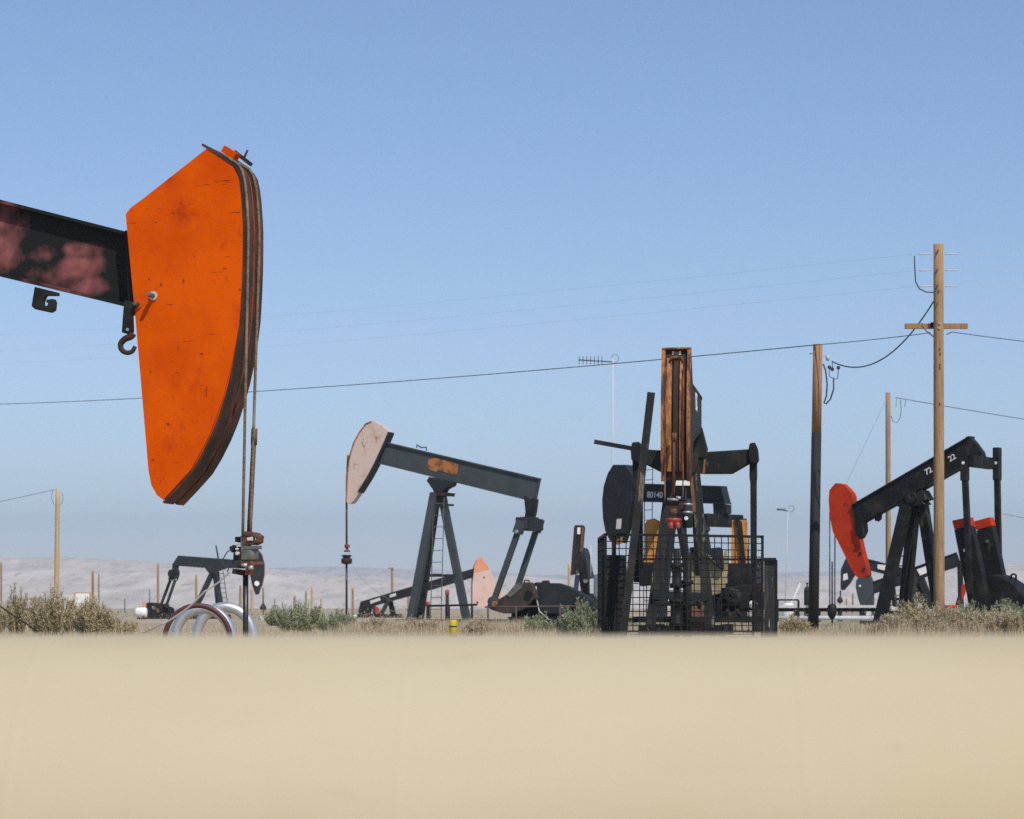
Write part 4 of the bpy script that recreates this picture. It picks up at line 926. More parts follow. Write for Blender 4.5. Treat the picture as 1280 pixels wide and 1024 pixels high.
# 1021 : pole tarred from half-way down
Y2 = 66.0
o2 = wood_pole('wooden pole tarred black on its lower part left of the red horse head', 1022.3, 430.5, Y2, 12.2, M['woodred'], 1016.5, bot=(541, M['creosote']))
bx2 = Vector((pix(1016.5, 760, Y2).x, Y2, 0)); L2 = lambda px, py, d=0.0: pix(px, py, Y2 + d) - bx2
b = MB(); b.tube([L2(1012, 442), L2(1018, 442)], .02, 6); b.build('pole_bolt', M['bolt'], o2)
b = MB(); b.lathe(L2(1034, 444), [(.02, 0), (.06, .03), (.06, .12), (.02, .16)], 10, (.2, 0, -1)); b.tube([L2(1028, 446), L2(1034, 443)], .015, 5); b.build('insulator', M['porcelain'], o2)
b = MB(); b.tube([L2(1029, 455), L2(1032, 463), L2(1034, 480), L2(1033, 495), L2(1030, 504), L2(1032.5, 505), L2(1038, 499), L2(1042, 487), L2(1042, 473)], .022, 7); dl = b.build('drip_loop', M['wire'], o2)
b = MB(); b.tube([L2(1040, 452), L2(1041, 461), L2(1036.5, 459), L2(1036.5, 471), L2(1042, 473), L2(1047, 474), L2(1048, 461)], .012, 5)
for px, py in ((1036.8, 459.5), (1040.3, 462), (1048, 460)): b.lathe(L2(px, py + 2), [(.02, 0), (.05, .03), (.05, .08), (.02, .1)], 8)
b.build('service_lead', M['wire'], o2)
# 1110
Y3 = 112.0
o3 = wood_pole('thin pale wooden pole between the tarred pole and the crossarm pole', 1110, 491, Y3, 6.6, M['wood'], 1110.5)
bx3 = Vector((pix(1110.5, 760, Y3).x, Y3, 0)); L3 = lambda px, py: pix(px, py, Y3) - bx3
b = MB(); b.tube([L3(1114, 520), L3(1116, 527), L3(1121, 528.5), L3(1125, 523), L3(1126.5, 513), L3(1125.5, 500)], .02, 5); b.tube([L3(1120, 509), L3(1120.5, 499)], .015, 5); b.tube([L3(1131, 509), L3(1132, 500)], .015, 5); b.build('drip_loop', M['wiregrey'], o3)
b = MB(); b.tube([L3(1108, 502) - Vector((0, .13, 0)), L3(1108, 540) - Vector((0, .13, 0)), L3(1107.5, 700) - Vector((0, .13, 0))], .03, 6); b.build('conduit', M['wiregrey'], o3)
# left pale pole
Y4 = 135.0
o4 = wood_pole('slim pale wooden pole standing alone behind the left bushes', 72.3, 611.5, Y4, 6.0, M['woodpale'], 70)
bx4 = Vector((pix(70, 760, Y4).x, Y4, 0)); L4 = lambda px, py: pix(px, py, Y4) - bx4
b = MB(); b.tube([L4(66, 613), L4(64, 622), L4(67, 630), L4(72, 632.5), L4(77, 630), L4(79, 622), L4(77, 616)], .018, 5); b.build('drip_loop', M['wiregrey'], o4)
wood_pole('bare wooden pole top rising just right of the red tipped counterweights', 1250.5, 639.5, 170, 5.2, M['woodpale'], 1250)
SG = 'small distant poles on the plain'
for lab, px, top, Y, wpx, m in (
        ('dark wooden stub standing right of the white sign at left', 116, 714, 210, 3.2, 'woodred'),
        ('faint pale stub just right of the dark stub near the white sign', 123.5, 717, 320, 2.2, 'wood'),
        ('brown stub rising behind the pitman arms of the far left pumpjack', 197.5, 705, 230, 3.0, 'wood'),
        ('brown stub in the gap behind the far left pumpjack\'s post', 245.3, 719, 230, 2.8, 'wood'),
        ('dark stub at the left edge of the picture', 1.5, 703, 240, 2.4, 'woodred'),
        ('pale stub below the drooping head of the far left pumpjack', 315, 735, 240, 3.6, 'woodpale'),
        ('brown stub below the black polished rod, beside the silver hoops', 300.5, 732, 250, 3.2, 'wood'),
        ('leftmost stub in the row above the green bush', 368.3, 745, 300, 3.4, 'wood'),
        ('second stub from the left in the row above the green bush', 382.5, 739, 300, 2.6, 'wood'),
        ('tallest and palest stub in the row above the green bush', 390, 733, 300, 2.6, 'woodpale'),
        ('rightmost stub in the row above the green bush', 401.5, 747, 300, 2.6, 'woodpale'),
        ('brown stub right of the pink pumpjack\'s polished rod', 441, 735, 240, 3.0, 'wood'),
        ('thin brown stub behind the charcoal pumpjack\'s ladder', 510.5, 742, 260, 2.6, 'wood'),
        ('pale stub seen beside the end-on rust red pumpjack', 711.5, 704, 250, 3.4, 'woodpale'),
        ('thin dark stub left of the grey hanging head on the plain', 1066, 742, 300, 2.2, 'woodred'),
        ('short brown stub between the bridle weights below the red head', 1058, 748, 300, 2.0, 'wood'),
        ('orange stub at the foot of the red pumpjack\'s ladder', 1121.5, 765, 130, 4.5, 'rustpatch'),
        ('faint grey stub on the plain left of the far left pumpjack', 156, 748, 330, 1.6, 'wiregrey'),
        ('thin grey stub beside the far left pumpjack\'s pitman arms', 187, 737, 330, 1.6, 'wiregrey'),
        ('faint thin stub left of the row above the green bush', 343.5, 748, 330, 1.6, 'wiregrey')):
    wood_pole(lab, px, top, Y, wpx, M[m], None, cat='pole', group=SG, name='pole_stub')
o5 = wood_pole('small far pole with a short crossarm left of the charcoal pumpjack', 490.2, 710, 300, 3.0, M['wood'], None, cat='pole', group=SG, name='pole_stub')
b = MB(); q = Vector((pix(490.2, 760, 300).x, 300, 0)); b.bar(pix(485, 710.5, 299.8) - q, pix(492, 710.5, 299.8) - q, .12, .2); b.build('crossarm', M['wood'], o5)

# ------------------------------------------------------------------ wires
def wire(label, pts, r, m, sag=0.0, n=24, cat='power line', group=None, name='power_line'):
    out = []
    for (a, c) in zip(pts, pts[1:]):
        a = Vector(a); c = Vector(c)
        for k in range(n + (1 if c == Vector(pts[-1]) else 0)):
            t = k / n; p = a.lerp(c, t); p.z -= sag * 4 * t * (1 - t); out.append(p)
    b = MB(); b.tube(out, r, 5); return tag(b.build(name, m), label, cat, group)
wire('long dark cable sagging across the sky behind the orange horse head to the crossarm pole', [pix(1163, 416, Y1), pix(1022, 431, Y2 - .2)], .011, M['wire'], .02)
wire('dark cable descending from the tarred pole leftward across the whole sky', [pix(1022, 431, Y2 - .2), pix(-60, 507, 118)], .014, M['wire'], .28)
wire('dark cable running off right from the crossarm pole', [pix(1189, 415, Y1), pix(1330, 432, 70)], .011, M['wire'], .02)
wire('thick black twisted service cable sagging between the crossarm pole and the tarred pole', [pix(1167, 377, Y1 - .1), pix(1040, 452, Y2)], .019, M['wire'], .72, cat='cable', name='service_cable')
HG = 'faint pale high wires'
for lab, py, pr, pl, Yl in (('uppermost faint pale wire left of the crossarm pole', 317.5, 319.5, 421, 150), ('middle faint pale wire left of the crossarm pole', 338, 338.5, 441, 150), ('lowest faint pale wire left of the crossarm pole', 358, 358, 457, 150)):
    wire(lab, [pix(1163, py, Y1) + Vector((-.34, 0, 0)), pix(-60, pl, Yl)], .0024, M['wirepale'], .3, group=HG)
    wire(lab.replace('left', 'right'), [pix(1181, py, Y1) + Vector((.34, 0, 0)), pix(1330, pr, 66)], .0024, M['wirepale'], .01, group=HG)
wire('grey cable dropping right from the thin pale pole behind the crossarm pole', [pix(1119, 497, Y3), pix(1330, 532, 130)], .022, M['wiregrey'], .02)
wire('faint guy wire slanting from the thin pale pole to the red horse head', [pix(1106, 503, Y3), pix(1057, 606, 108)], .008, M['wiregrey'], .01, cat='guy wire', name='guy_wire')
wire('grey cable reaching the slim pale pole from the left edge', [pix(68, 612, Y4), pix(-60, 638, 128)], .018, M['wiregrey'], .05)
wire('faint grey cable at the right edge beyond the counterweights', [pix(1252, 642, 170), pix(1330, 655, 190)], .02, M['wiregrey'], .05)
wire('thin white line curving up from the ground across the silver hoops to the rod hanger', [pix(178, 792, 25.4), pix(208, 778, 25), pix(235, 760, 24.6), pix(255, 740, 24.4), pix(272, 729, 24.2), pix(286, 716, 24)], .009, M['decal'], .004, 6, cat='hose', name='wire_lead')
wire('black cable slanting down behind the left bushes at the left edge', [pix(-30, 735, 40), pix(10, 765, 42), pix(48, 790, 44)], .012, M['creosote'], .0, 6, cat='cable', name='slack_cable')

# ------------------------------------------------------------------ antennas
def antenna(label, px, top, base_px, Y, bx0, bx1, by, loop, n=7, el=5, r=1.1):
    x = pix(base_px, 760, Y).x
    o = thing('antenna_mast', label, 'antenna', (x, Y, 0), 0, 'directional antennas on thin masts'); q0 = Vector((x, Y, 0)); s = Y / F
    b = MB(); b.tube([Vector((0, 0, -.1)), pix(px, top, Y) - q0], r * s, 8); b.build('mast', M['mastgrey'], o)
    b = MB(); b.tube([pix(bx0, by - 1, Y) - q0, pix(px, by + 1.5, Y) - q0], .8 * s, 6); bo = b.build('boom', M['wire'], o)
    b = MB()
    for k in range(n):
        xx = bx0 + 1 + (px - bx0) * .66 * k / (n - 1); c = pix(xx, by - .5, Y) - q0
        b.tube([c - Vector((0, 0, el * s)), c + Vector((0, 0, el * s))], .45 * s, 5)
        b.tube([c - Vector((0, el * s * .5, 0)), c + Vector((0, el * s * .5, 0))], .3 * s, 5)
    b.build('elements', M['wire'], bo)
    b = MB(); c = pix(loop[0], loop[1], Y) - q0
    b.tube([c + Vector((math.cos(a) * loop[2] * s, 0, math.sin(a) * loop[2] * 1.25 * s)) for a in [R(-120 + 300 * k / 16) for k in range(17)]], .4 * s, 5); b.build('coax_loop', M['wiregrey'], o)
antenna('tall thin antenna mast with dark directional aerial left of the rusty yellow horse head', 766, 447, 765, 100.0, 723, 766, 451, (769, 448, 4.2), r=.95)
antenna('small faint antenna mast between the wire cage and the tarred pole', 985, 636, 981, 160.0, 971, 985, 637.5, (989, 636, 3.2), 6, 1.6, .5)

# ------------------------------------------------------------------ hoops
HGp = 'bent pipe hoops beside the wellhead'
def hoop(label, px0, px1, ptop, Y, rpx, m, name='pipe_hoop', yaw=0.0):
    a = pix(px0, 760, Y).x; c = pix(px1, 760, Y).x; R_ = (c - a) / 2; top = pix(0, ptop, Y).z
    o = thing(name, label, 'hoop', ((a + c) / 2, Y, 0), yaw, HGp)
    ry = min(top + .02, R_ * 1.05)
    pts = [Vector((-R_, 0, -.1))] + [Vector((-R_, 0, (top - ry) * .5))] + [Vector((-math.cos(t) * R_, 0, top - ry + ry * math.sin(t))) for t in [math.pi * k / 24 for k in range(25)]] + [Vector((R_, 0, -.1))]
    b = MB(); b.tube(pts, rpx / F * Y / 2, 16); b.build('bent_pipe', m, o)
    for s in (-1, 1):
        b = MB(); b.lathe((s * R_, 0, -.04), [(.11, 0), (.11, .03), (.075, .035)], 14); b.build('foot_flange', M['steel'], o)
hoop('silver bent pipe hoop on the left, in front of the other silver hoop', 219, 289, 761, 30.5, 13, M['galv'])
hoop('silver bent pipe hoop on the right, partly behind the black polished rod', 246, 316, 759, 32.0, 13, M['galv'])
hoop('maroon hoop arching over the left silver hoop', 206, 288, 757, 29.4, 6.5, M['maroon'])

# ------------------------------------------------------------------ small yard things
def sign_board():
    q = pix(103, 760, 75); o = thing('sign', 'blank white sign board standing behind the left bushes', 'sign', (q.x, 75, 0))
    z0 = pix(0, 757, 75).z; z1 = pix(0, 742, 75).z; w = 17 / F * 75
    b = MB(); b.box((0, 0, (z0 + z1) / 2), (w, .03, z1 - z0)); b.build('panel', M['white'], o)
    b = MB()
    for x in (-w / 2 - .03, w / 2 + .02): b.box((x, .02, z1 / 2 - .03), (.05, .05, z1 + .1))
    b.box((0, .02, z1 + .02), (w + .1, .06, .035)); b.build('post', M['woodpale'], o)
sign_board()
def barrier(label, segs, posts, Y, m, rr, z=None, name='pipe_barrier', group=None):
    q0 = Vector((pix(segs[0][0], 760, Y).x, Y, 0)); o = thing(name, label, 'barrier', q0, 0, group)
    b = MB(); b.tube([pix(px, py, Y) - q0 for px, py in segs], rr, 8); b.build('rail', m, o)
    for px, py, r in posts:
        p = pix(px, py, Y) - q0; b = MB(); b.tube([Vector((p.x, 0, -.1)), p], r, 8); b.build('post', m, o)
barrier('low black pipe barrier at the foot of the charcoal pumpjack\'s post', [(534, 757.5), (560, 757), (596, 756), (597, 752)], [(559.5, 757, .08), (590, 756, .04), (536, 757, .04)], 80, M['black'], .035)
barrier('thin brown pipe rail in front of the dark counterweights', [(606, 759), (645, 758.5), (730, 757.5)], [(645, 758.5, .03), (700, 758, .028), (610, 759, .03)], 76, M['brownrail'], .025)
q = pix(566.5, 760, 55); o = thing('marker_post', 'short bright yellow marker post in the dry grass', 'marker post', (q.x, 55, 0))
b = MB(); h_ = pix(0, 772, 55).z - .06
b.lathe((0, 0, -.1), [(.09, 0), (.09, h_ + .06), (.08, h_ + .1), (.03, h_ + .11)], 14); b.build('post', M['yellowpost'], o)
b = MB(); b.lathe((0, 0, h_ - .16), [(.092, 0), (.092, .03)], 14); b.build('band', M['black'], o)
for px, py, lab in ((559, 745, 'small red valve standing on the barrier beside the charcoal post'), (535, 760, 'small red valve beside the charcoal post\'s ladder')):
    q = pix(px, 760, 84); o = thing('valve', lab, 'valve', (q.x, 84, 0), 0, 'red valves by the charcoal pumpjack')
    z = pix(0, py, 84).z
    b = MB(); b.tube([(0, 0, -.1), (0, 0, z)], .06, 8); b.build('stem_pipe', M['rustdark'], o)
    b = MB(); b.lathe((0, 0, z), [(.04, 0), (.075, .02), (.075, .2), (.04, .22)], 10); b.build('valve_body', M['rimred'], o)
q = pix(1189, 760, 110); o = thing('valve', 'orange red valve right of the crossarm pole\'s foot', 'valve', (q.x, 110, 0)); z = pix(0, 759, 110).z
b = MB(); b.tube([(-.16, 0, -.1), (-.16, 0, z)], .06, 8); b.tube([(-.3, 0, z), (.26, 0, z + .03)], .09, 10); b.build('valve_body', M['redhead'], o)
b = MB(); b.lathe((-.33, 0, z + .05), [(.14, -.03), (.14, .03)], 14, (1, 0, .2)); b.tube([(-.3, 0, z), (-.36, 0, z + .3)], .03, 6); b.build('hand_wheel', M['black'], o)
# cabinet with ladder left of the cage
q = pix(747, 760, 108); o = thing('steel_cabinet', 'blue grey steel cabinet with ladder peeping out left of the wire cage', 'cabinet', (q.x, 108, 0))
zt2 = pix(0, 718, 108).z
b = MB(); b.box((.10, .3, zt2 / 2), (.52, .6, zt2)); cb = b.build('cabinet_body', M['bluegrey'], o, .02)
b = MB(); b.box((.10, -.008, zt2 * .55), (.40, .012, zt2 * .7)); b.build('cabinet_door', M['bluegrey'], cb)
b = MB(); b.tube([(-.3, .1, zt2 - .1), (-.3, .1, pix(0, 681, 108).z)], .025, 6); b.tube([(.05, .1, zt2 - .1), (.05, .1, pix(0, 681, 108).z)], .025, 6)
for py in (681, 688, 697, 705, 713): z = pix(0, py, 108).z; b.tube([(-.3, .1, z), (.05, .1, z)], .018, 6)
b.build('ladder', M['wirepale'], o)
b = MB(); b.tube([(-.18, -.5, -.1), (-.18, -.5, 1.15), (.05, -.5, 1.15), (.05, -.5, 1.1)], .025, 6); b.build('hand_rail', M['black'], o)
# white board behind the head-on machine
q = pix(853, 760, 70); o = thing('sign', 'white board seen under the rusty yellow horse head', 'sign', (q.x, 70, 0))
b = MB(); b.box((0, 0, (pix(0, 592, 70).z + pix(0, 607, 70).z) / 2), (20 / F * 70, .04, 15 / F * 70)); b.build('panel', M['white'], o)
b = MB(); b.tube([(0.1, .05, -.1), (0.1, .05, pix(0, 594, 70).z)], .03, 8); b.build('post', M['black'], o)
# flow lines and platform between cage and red pumpjack
q = pix(1030, 760, 118); o = thing('flow_line', 'pale grey flow line on low dark supports below the red horse head', 'pipe', (q.x, 118, 0))
z = .78
b = MB(); b.box((.3, 0, z - .06), (6.0, .9, .12)); b.build('deck', M['pale'], o)
b = MB(); b.box((.3, .0, z - .22), (5.9, .5, .18))
for k in range(6): b.box((-2.4 + k * 1.06, 0, .25), (.14, .7, .62))
b.build('support', M['black'], o)
b = MB(); b.tube([(-2.9, -.5, .16), (3.4, -.5, .16)], .11, 10); b.build('lower_pipe', M['wirepale'], o)
q = pix(984, 760, 120); o = thing('drum_tank', 'white tank with a slanting white boom beside the wire cage', 'tank', (q.x, 120, 0))
b = MB(); b.lathe((.05, 0, 0), [(.30, -.05), (.31, .1), (.31, .72), (.24, .86), (.08, .9)], 18); b.build('shell', M['white'], o)
b = MB(); b.bar((.12, -.1, .78), pix(1000, 729, 120) - Vector((q.x, 120, 0)), .10, .1); b.build('boom', M['white'], o)
b = MB(); b.tube([(.0, -.33, .25), (.0, -.31, .05)], .05, 8); b.build('outlet', M['black'], o)
q = pix(985, 760, 116); o = thing('pipe_gate', 'dark rectangular pipe frame around the white tank beside the cage', 'gate', (q.x, 116, 0))
b = MB(); x0 = pix(972, 0, 116).x - q.x; x1 = pix(998, 0, 116).x - q.x; z = pix(0, 750, 116).z
b.bar((x0, 0, z), (x1, 0, z), .08, .08); b.build('top_rail', M['black'], o)
for x in (x0, x1):
    b = MB(); b.bar((x, 0, -.1), (x, 0, z), .1, .1, (0, 1, 0)); b.build('post', M['black'], o)
q = pix(1009, 760, 119); o = thing('gas_cylinder', 'dark upright cylinder left of the tarred pole', 'cylinder', (q.x, 119, 0))
b = MB(); b.lathe((0, 0, -.1), [(.16, 0), (.16, 1.6), (.12, 1.75), (.04, 1.8), (.04, 1.95), (.02, 1.97)], 14); b.build('shell', M['greydark'], o)
b = MB(); b.lathe((0, 0, 1.84), [(.07, 0), (.07, .05)], 10); b.build('valve', M['black'], o)
for px, w_, h0, lab in ((1118, 12, 759, 'pale block behind the red pumpjack\'s ladder'), (331, 14, 769, 'grey block under the drooping head of the far left pumpjack')):
    q = pix(px, 760, 140); o = thing('concrete_block', lab, 'block', (q.x, 140, 0), R(12), 'pale blocks on the plain'); z = pix(0, h0, 140).z
    b = MB(); b.box((0, 0, z / 2 - .05), (w_ / F * 140, .5, z + .1)); b.build('block', M['pale'], o, .03)
    b = MB(); b.tube([(-.08, 0, z - .02), (-.08, 0, z + .08), (.08, 0, z + .08), (.08, 0, z - .02)], .015, 6); b.build('lifting_loop', M['rustdark'], o)

# ------------------------------------------------------------------ plants
rnd = random.Random(11)
def bush_mesh(name, w, h, leafm, stems=150, leaves=70, seed=1, ll=.058, spiky=.5):
    r = random.Random(seed); bm = bmesh.new(); tint = bm.faces.layers.float.new('tint_f') if False else None
    col = []
    def quad(p, d, side, l, wd, t, mi):
        a = bm.verts.new(p - side * wd); c = bm.verts.new(p + side * wd); e = bm.verts.new(p + d * l * .6 + side * wd * .9); g = bm.verts.new(p + d * l)
        k = bm.verts.new(p + d * l * .6 - side * wd * .9)
        f = bm.faces.new((a, c, e, g, k)); f.material_index = mi; col.append(t)
    lobes = [(r.uniform(-.40, .40) * w, r.uniform(-.34, .34) * w, r.uniform(.5, .9)) for _ in range(9)]
    lobes[0] = (lobes[0][0] * .4, lobes[0][1] * .4, 1.0)
    for s in range(stems):
        lx, ly, lh = lobes[s % 9]
        base = Vector((lx * .5 + r.gauss(0, .06) * w, ly * .5 + r.gauss(0, .06) * w, 0))
        tip = Vector((lx + r.gauss(0, .10) * w, ly + r.gauss(0, .10) * w, h * lh * r.uniform(.5, 1.0) * (1.12 if r.random() < .07 else 1)))
        tip.z = max(tip.z, .12 * h)
        ctrl = base.lerp(tip, .5) + Vector((tip.x - base.x, tip.y - base.y, 0)) * .25 + Vector((0, 0, -.06 * h))
        st = r.uniform(-.18, .18)
        prev = base
        for k in range(1, 7):
            t = k / 6; p = base * (1 - t) ** 2 + ctrl * 2 * t * (1 - t) + tip * t * t
            d = (p - prev); L = d.length; d.normalize() if L > 0 else None
            sd = d.cross(Vector((r.uniform(-1, 1), r.uniform(-1, 1), .1))).normalized()
            quad(prev, d, sd, L, .006 + .006 * (1 - t), .1, 1); prev = p
        for k in range(leaves):
            t = r.uniform(.22, 1.0) ** .8
            p = base * (1 - t) ** 2 + ctrl * 2 * t * (1 - t) + tip * t * t
            tang = ((ctrl - base) * (1 - t) + (tip - ctrl) * t).normalized()
            d = (tang * spiky + Vector((r.gauss(0, .5), r.gauss(0, .5), r.gauss(.15, .4)))).normalized()
            sd = d.cross(Vector((r.uniform(-1, 1), r.uniform(-1, 1), r.uniform(-1, 1)))).normalized()
            p = p + Vector((r.gauss(0, .02), r.gauss(0, .02), r.gauss(0, .02)))
            quad(p, d, sd, ll * r.uniform(.6, 1.4), ll * .11 * r.uniform(.7, 1.5), min(max(.5 + st + r.uniform(-.35, .35), 0), 1), 0)
    me = bpy.data.meshes.new(name); bm.to_mesh(me); bm.free()
    me.materials.append(leafm); me.materials.append(M['twig'])
    at = me.attributes.new('tint', 'FLOAT', 'FACE'); at.data.foreach_set('value', col)
    return me
BG = 'sagebrush bushes in the oil field'
def bush(label, px, top, Y, wpx, green, seed, stems=150, leaves=70, ll=.058):
    w = wpx / F * Y; h = (HY - top) / F * Y + EYE + .05
    me = bush_mesh('bush', w, h, M['sagegreen' if green else 'sage'], stems, leaves, seed, ll)
    o = bpy.data.objects.new('bush', me); C.objects.link(o); q = pix(px, 760, Y)
    o.location = (q.x, Y, ground_z(q.x, Y) - .02)
    return tag(o, label, 'bush', BG)
bush('tan bush cut by the left edge of the picture', -6, 741, 60, 34, False, 1)
bush('tall tan bush with an upright clump second from the left edge', 22, 729, 62, 32, False, 12, 150)
bush('broad tan bush in front of the slim pale pole', 64, 729, 58, 62, False, 2, 330)
bush('rounded tan bush just left of the white tank, below the white sign', 120, 744, 57, 54, False, 3, 280)
bush('low tan tuft right of the rounded bush, before the far left pumpjack', 152, 775, 60, 34, False, 4, 80)
bush('broad dark green bush right of the silver hoops', 372, 752, 62, 62, True, 5, 230)
bush('lower green bush beside the pink headed pumpjack\'s polished rod', 418, 765, 64, 62, True, 6, 190)
bush('small dark bush behind the far left pumpjack\'s hanging rod', 345, 757, 90, 26, True, 7, 90)
bush('grey green bush at the foot of the belt guard housing', 682, 768, 60, 52, True, 8, 160)
bush('tall grey green bush against the left side of the wire cage', 730, 748, 58, 60, True, 9, 220)
bush('tan tuft between the wire cage and the tarred pole', 988, 768, 60, 40, False, 10, 110)
bush('tan bush left of the crossarm pole\'s foot', 1150, 742, 64, 46, False, 11, 150)
bush('tan green bush in front of the black counterweights', 1215, 748, 60, 62, True, 13, 190)
bush('tan green bush at the right edge of the picture', 1266, 746, 59, 58, True, 14, 190)
bush('dark scrubby bush at the foot of the red pumpjack\'s post', 1141, 768, 66, 26, True, 15, 80)

for lab, px, top, Y, wpx, sd_ in (('straw coloured bush between the pole foot and the ladder of the red pumpjack', 1128, 757, 62, 34, 31), ('pale straw bush directly in front of the crossarm pole', 1176, 754, 56, 40, 32), ('straw bush just right of the crossarm pole, below the orange valve', 1196, 761, 57, 34, 33), ('low straw bush between the two right hand green bushes', 1240, 757, 61, 30, 34), ('rounded straw bush between the ladder foot and the crossarm pole', 1158, 762, 55, 44, 38), ('wide straw bush under the two red tipped counterweights', 1222, 762, 55, 56, 39), ('pale straw bush at the right edge below the black gearbox', 1262, 760, 54, 56, 40), ('pale straw bush at the foot of the red pumpjack\'s ladder', 1108, 768, 56, 40, 41), ('low straw bush at the yellow post', 590, 774, 57, 44, 35), ('low straw bush below the charcoal pumpjack\'s ladder', 520, 773, 58, 48, 36), ('low straw bush right of the pink headed pumpjack\'s green bush', 470, 772, 59, 40, 37)):
    o = bush(lab, px, top, Y, wpx, False, sd_, 150, 80, .052); o.data.materials[0] = M['dry']
def grass(label, zones, m, seed, name='dry_grass'):
    r = random.Random(seed); bm = bmesh.new(); col = []
    for px0, px1, Y0, Y1_, n, hmin, hmax in zones:
        clumps = [(r.uniform(px0, px1), r.uniform(Y0, Y1_), r.uniform(.5, 1.0), r.uniform(-.2, .2)) for _ in range(max(4, n // 60))]
        for _ in range(int(n * 2.6)):
            cpx, cy, ch, ct = r.choice(clumps)
            Y = cy + r.gauss(0, .4); x = (cpx - 640) / F * cy + r.gauss(0, .3)
            h = r.uniform(hmin, hmax) * ch * r.choice((.7, .85, 1, 1)); z = ground_z(x, Y) - .02
            a = r.uniform(0, 6.283); wd = r.uniform(.002, .005); ln = Vector((math.cos(a), math.sin(a), 0)) * h * abs(r.gauss(0, .38))
            sd = Vector((math.cos(a + 1.57), math.sin(a + 1.57), 0)) * wd
            p = Vector((x, Y, z)); mid = p + ln * .35 + Vector((0, 0, h * .6)); tip = p + ln + Vector((0, 0, h))
            v = [bm.verts.new(q) for q in (p - sd, p + sd, mid + sd * .8, mid - sd * .8, tip)]
            bm.faces.new(v[:4]); bm.faces.new((v[3], v[2], v[4])); cc = min(max(.5 + ct + r.uniform(-.35, .35), 0), 1); col += [cc, cc]
    me = bpy.data.meshes.new(name); bm.to_mesh(me); bm.free(); me.materials.append(m)
    at = me.attributes.new('tint', 'FLOAT', 'FACE'); at.data.foreach_set('value', col)
    o = bpy.data.objects.new(name, me); C.objects.link(o)
    return tag(o, label, 'grass', kind='stuff')
grass('dry straw coloured grass between the pumpjacks', [
    (435, 660, 56, 74, 11000, .22, .52), (-40, 340, 52, 80, 6000, .1, .34), (640, 760, 54, 66, 2600, .15, .4),
    (955, 1110, 56, 78, 4200, .10, .34), (1095, 1230, 53, 66, 6000, .2, .5), (1200, 1320, 53, 70, 4500, .2, .5), (760, 960, 60, 90, 3500, .15, .35),
    (330, 450, 52, 58, 2500, .1, .3)], M['dry'], 5)
grass('short green weeds on the open ground', [(1080, 1120, 60, 72, 1800, .1, .3), (960, 1110, 74, 110, 1500, .1, .25), (440, 650, 72, 88, 2600, .15, .4), (780, 950, 70, 100, 2500, .15, .4)], M['sagegreen'], 6, 'weeds')
# scattered far scrub on the plain
r = random.Random(21); bm = bmesh.new(); col = []
for _ in range(1000):
    Y = 110 + 900 * r.random() ** 1.8; px = r.uniform(-60, 1340); x = (px - 640) / F * Y; z = ground_z(x, Y); sz = r.uniform(.3, .9)
    for _k in range(40):
        p = Vector((x + r.gauss(0, .4) * sz, Y + r.gauss(0, .4) * sz, z + abs(r.gauss(0, .35)) * sz))
        a = r.uniform(0, 6.28); d = Vector((math.cos(a), math.sin(a), r.uniform(.3, 1.4))) * .10 * sz; s_ = Vector((-math.sin(a), math.cos(a), .2)) * .03 * sz
        bm.faces.new([bm.verts.new(q) for q in (p - s_, p + s_, p + d)]); col.append(r.random() * .6)
me = bpy.data.meshes.new('scrub'); bm.to_mesh(me); bm.free(); me.materials.append(M['sage'])
at = me.attributes.new('tint', 'FLOAT', 'FACE'); at.data.foreach_set('value', col)
o = bpy.data.objects.new('scrub', me); C.objects.link(o); tag(o, 'low desert scrub scattered over the far plain', 'scrub', kind='stuff')

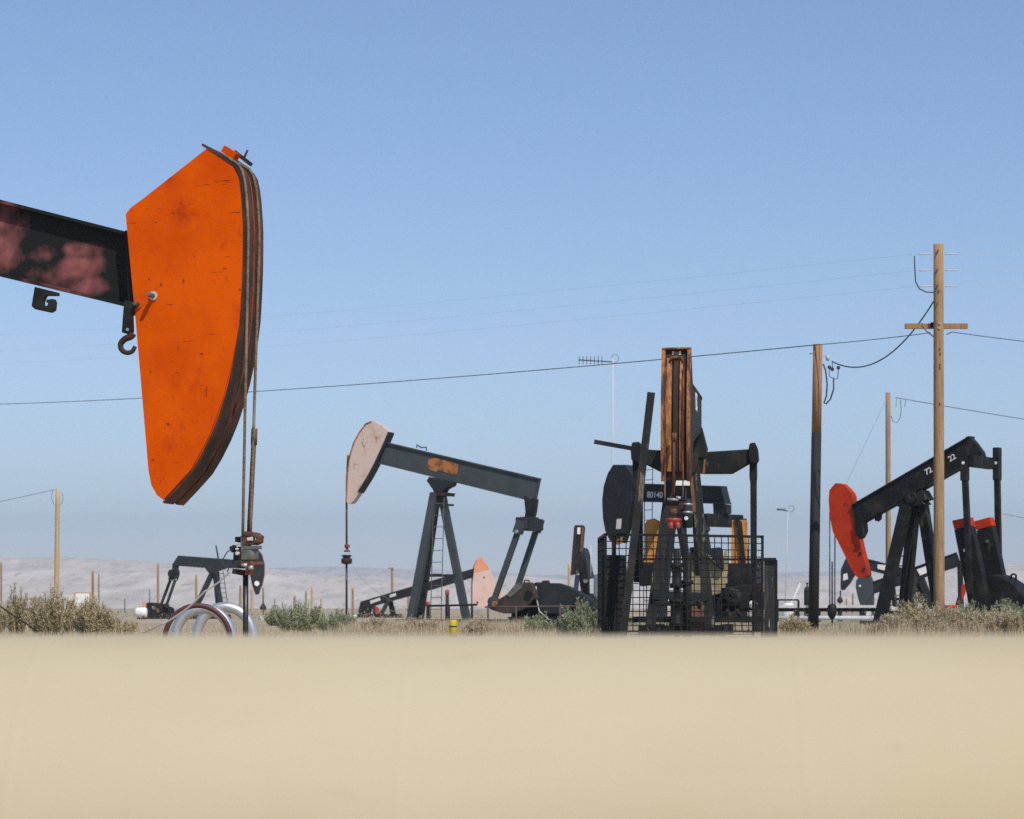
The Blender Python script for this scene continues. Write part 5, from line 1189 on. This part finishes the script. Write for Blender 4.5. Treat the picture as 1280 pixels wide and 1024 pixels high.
# ------------------------------------------------------------------ haze
b = MB(); b.box((0, 3950, 150), (11000, 8200, 302.5))
hz = b.build('haze', None if False else M['white']); hz.data.materials.clear()
m = bpy.data.materials.new('air'); m.use_nodes = True; N = m.node_tree.nodes; N.clear()
out = N.new('ShaderNodeOutputMaterial'); pv = N.new('ShaderNodeVolumePrincipled')
pv.inputs['Color'].default_value = (.62, .76, 1, 1); pv.inputs['Density'].default_value = .00018; pv.inputs['Anisotropy'].default_value = 0.0
m.node_tree.links.new(pv.outputs[0], out.inputs['Volume']); hz.data.materials.append(m)
tag(hz, kind='stuff'); hz['label'] = 'pale blue haze over the far plain and hills'; hz['category'] = 'haze'

# ------------------------------------------------------------------ light, sky, camera
sd = Vector((.30, -.56, .77)).normalized()
W = bpy.data.worlds.new('World'); S.world = W; W.use_nodes = True
N = W.node_tree.nodes; L = W.node_tree.links
sk = N.new('ShaderNodeTexSky'); sk.sky_type = 'NISHITA'; sk.sun_disc = False
sk.sun_elevation = math.asin(sd.z); sk.sun_rotation = math.atan2(sd.x, sd.y)
sk.air_density = 1.0; sk.dust_density = 0; sk.ozone_density = 3.0; sk.altitude = 200
tn = N.new('ShaderNodeMix'); tn.data_type = 'RGBA'; tn.blend_type = 'MULTIPLY'; tn.inputs['Factor'].default_value = 1
tn.inputs['B'].default_value = (1.14, 1.14, 1.24, 1)
L.new(sk.outputs[0], tn.inputs['A']); L.new(tn.outputs['Result'], N['Background'].inputs[0]); N['Background'].inputs[1].default_value = .10
sun = bpy.data.lights.new('sun', 'SUN'); sun.energy = 4.0; sun.angle = R(.5); sun.color = (1, .94, .86)
so = bpy.data.objects.new('sun', sun); C.objects.link(so); so.rotation_euler = (-sd).to_track_quat('-Z', 'Y').to_euler()
so.location = sd * 60
cam = bpy.data.cameras.new('camera'); co = bpy.data.objects.new('camera', cam); C.objects.link(co); S.camera = co
co.location = (0, 0, EYE); co.rotation_euler = (R(90), 0, 0)
cam.sensor_width = 36; cam.lens = 36 * F / 1280; cam.shift_y = (HY - 512) / 1280
cam.clip_start = .1; cam.clip_end = 30000
cam.dof.use_dof = True; cam.dof.focus_distance = 30; cam.dof.aperture_fstop = 4.8
S.view_settings.view_transform = 'Standard'; S.view_settings.look = 'None'; S.view_settings.exposure = 0; S.view_settings.gamma = 1
S.cycles.use_denoising = False
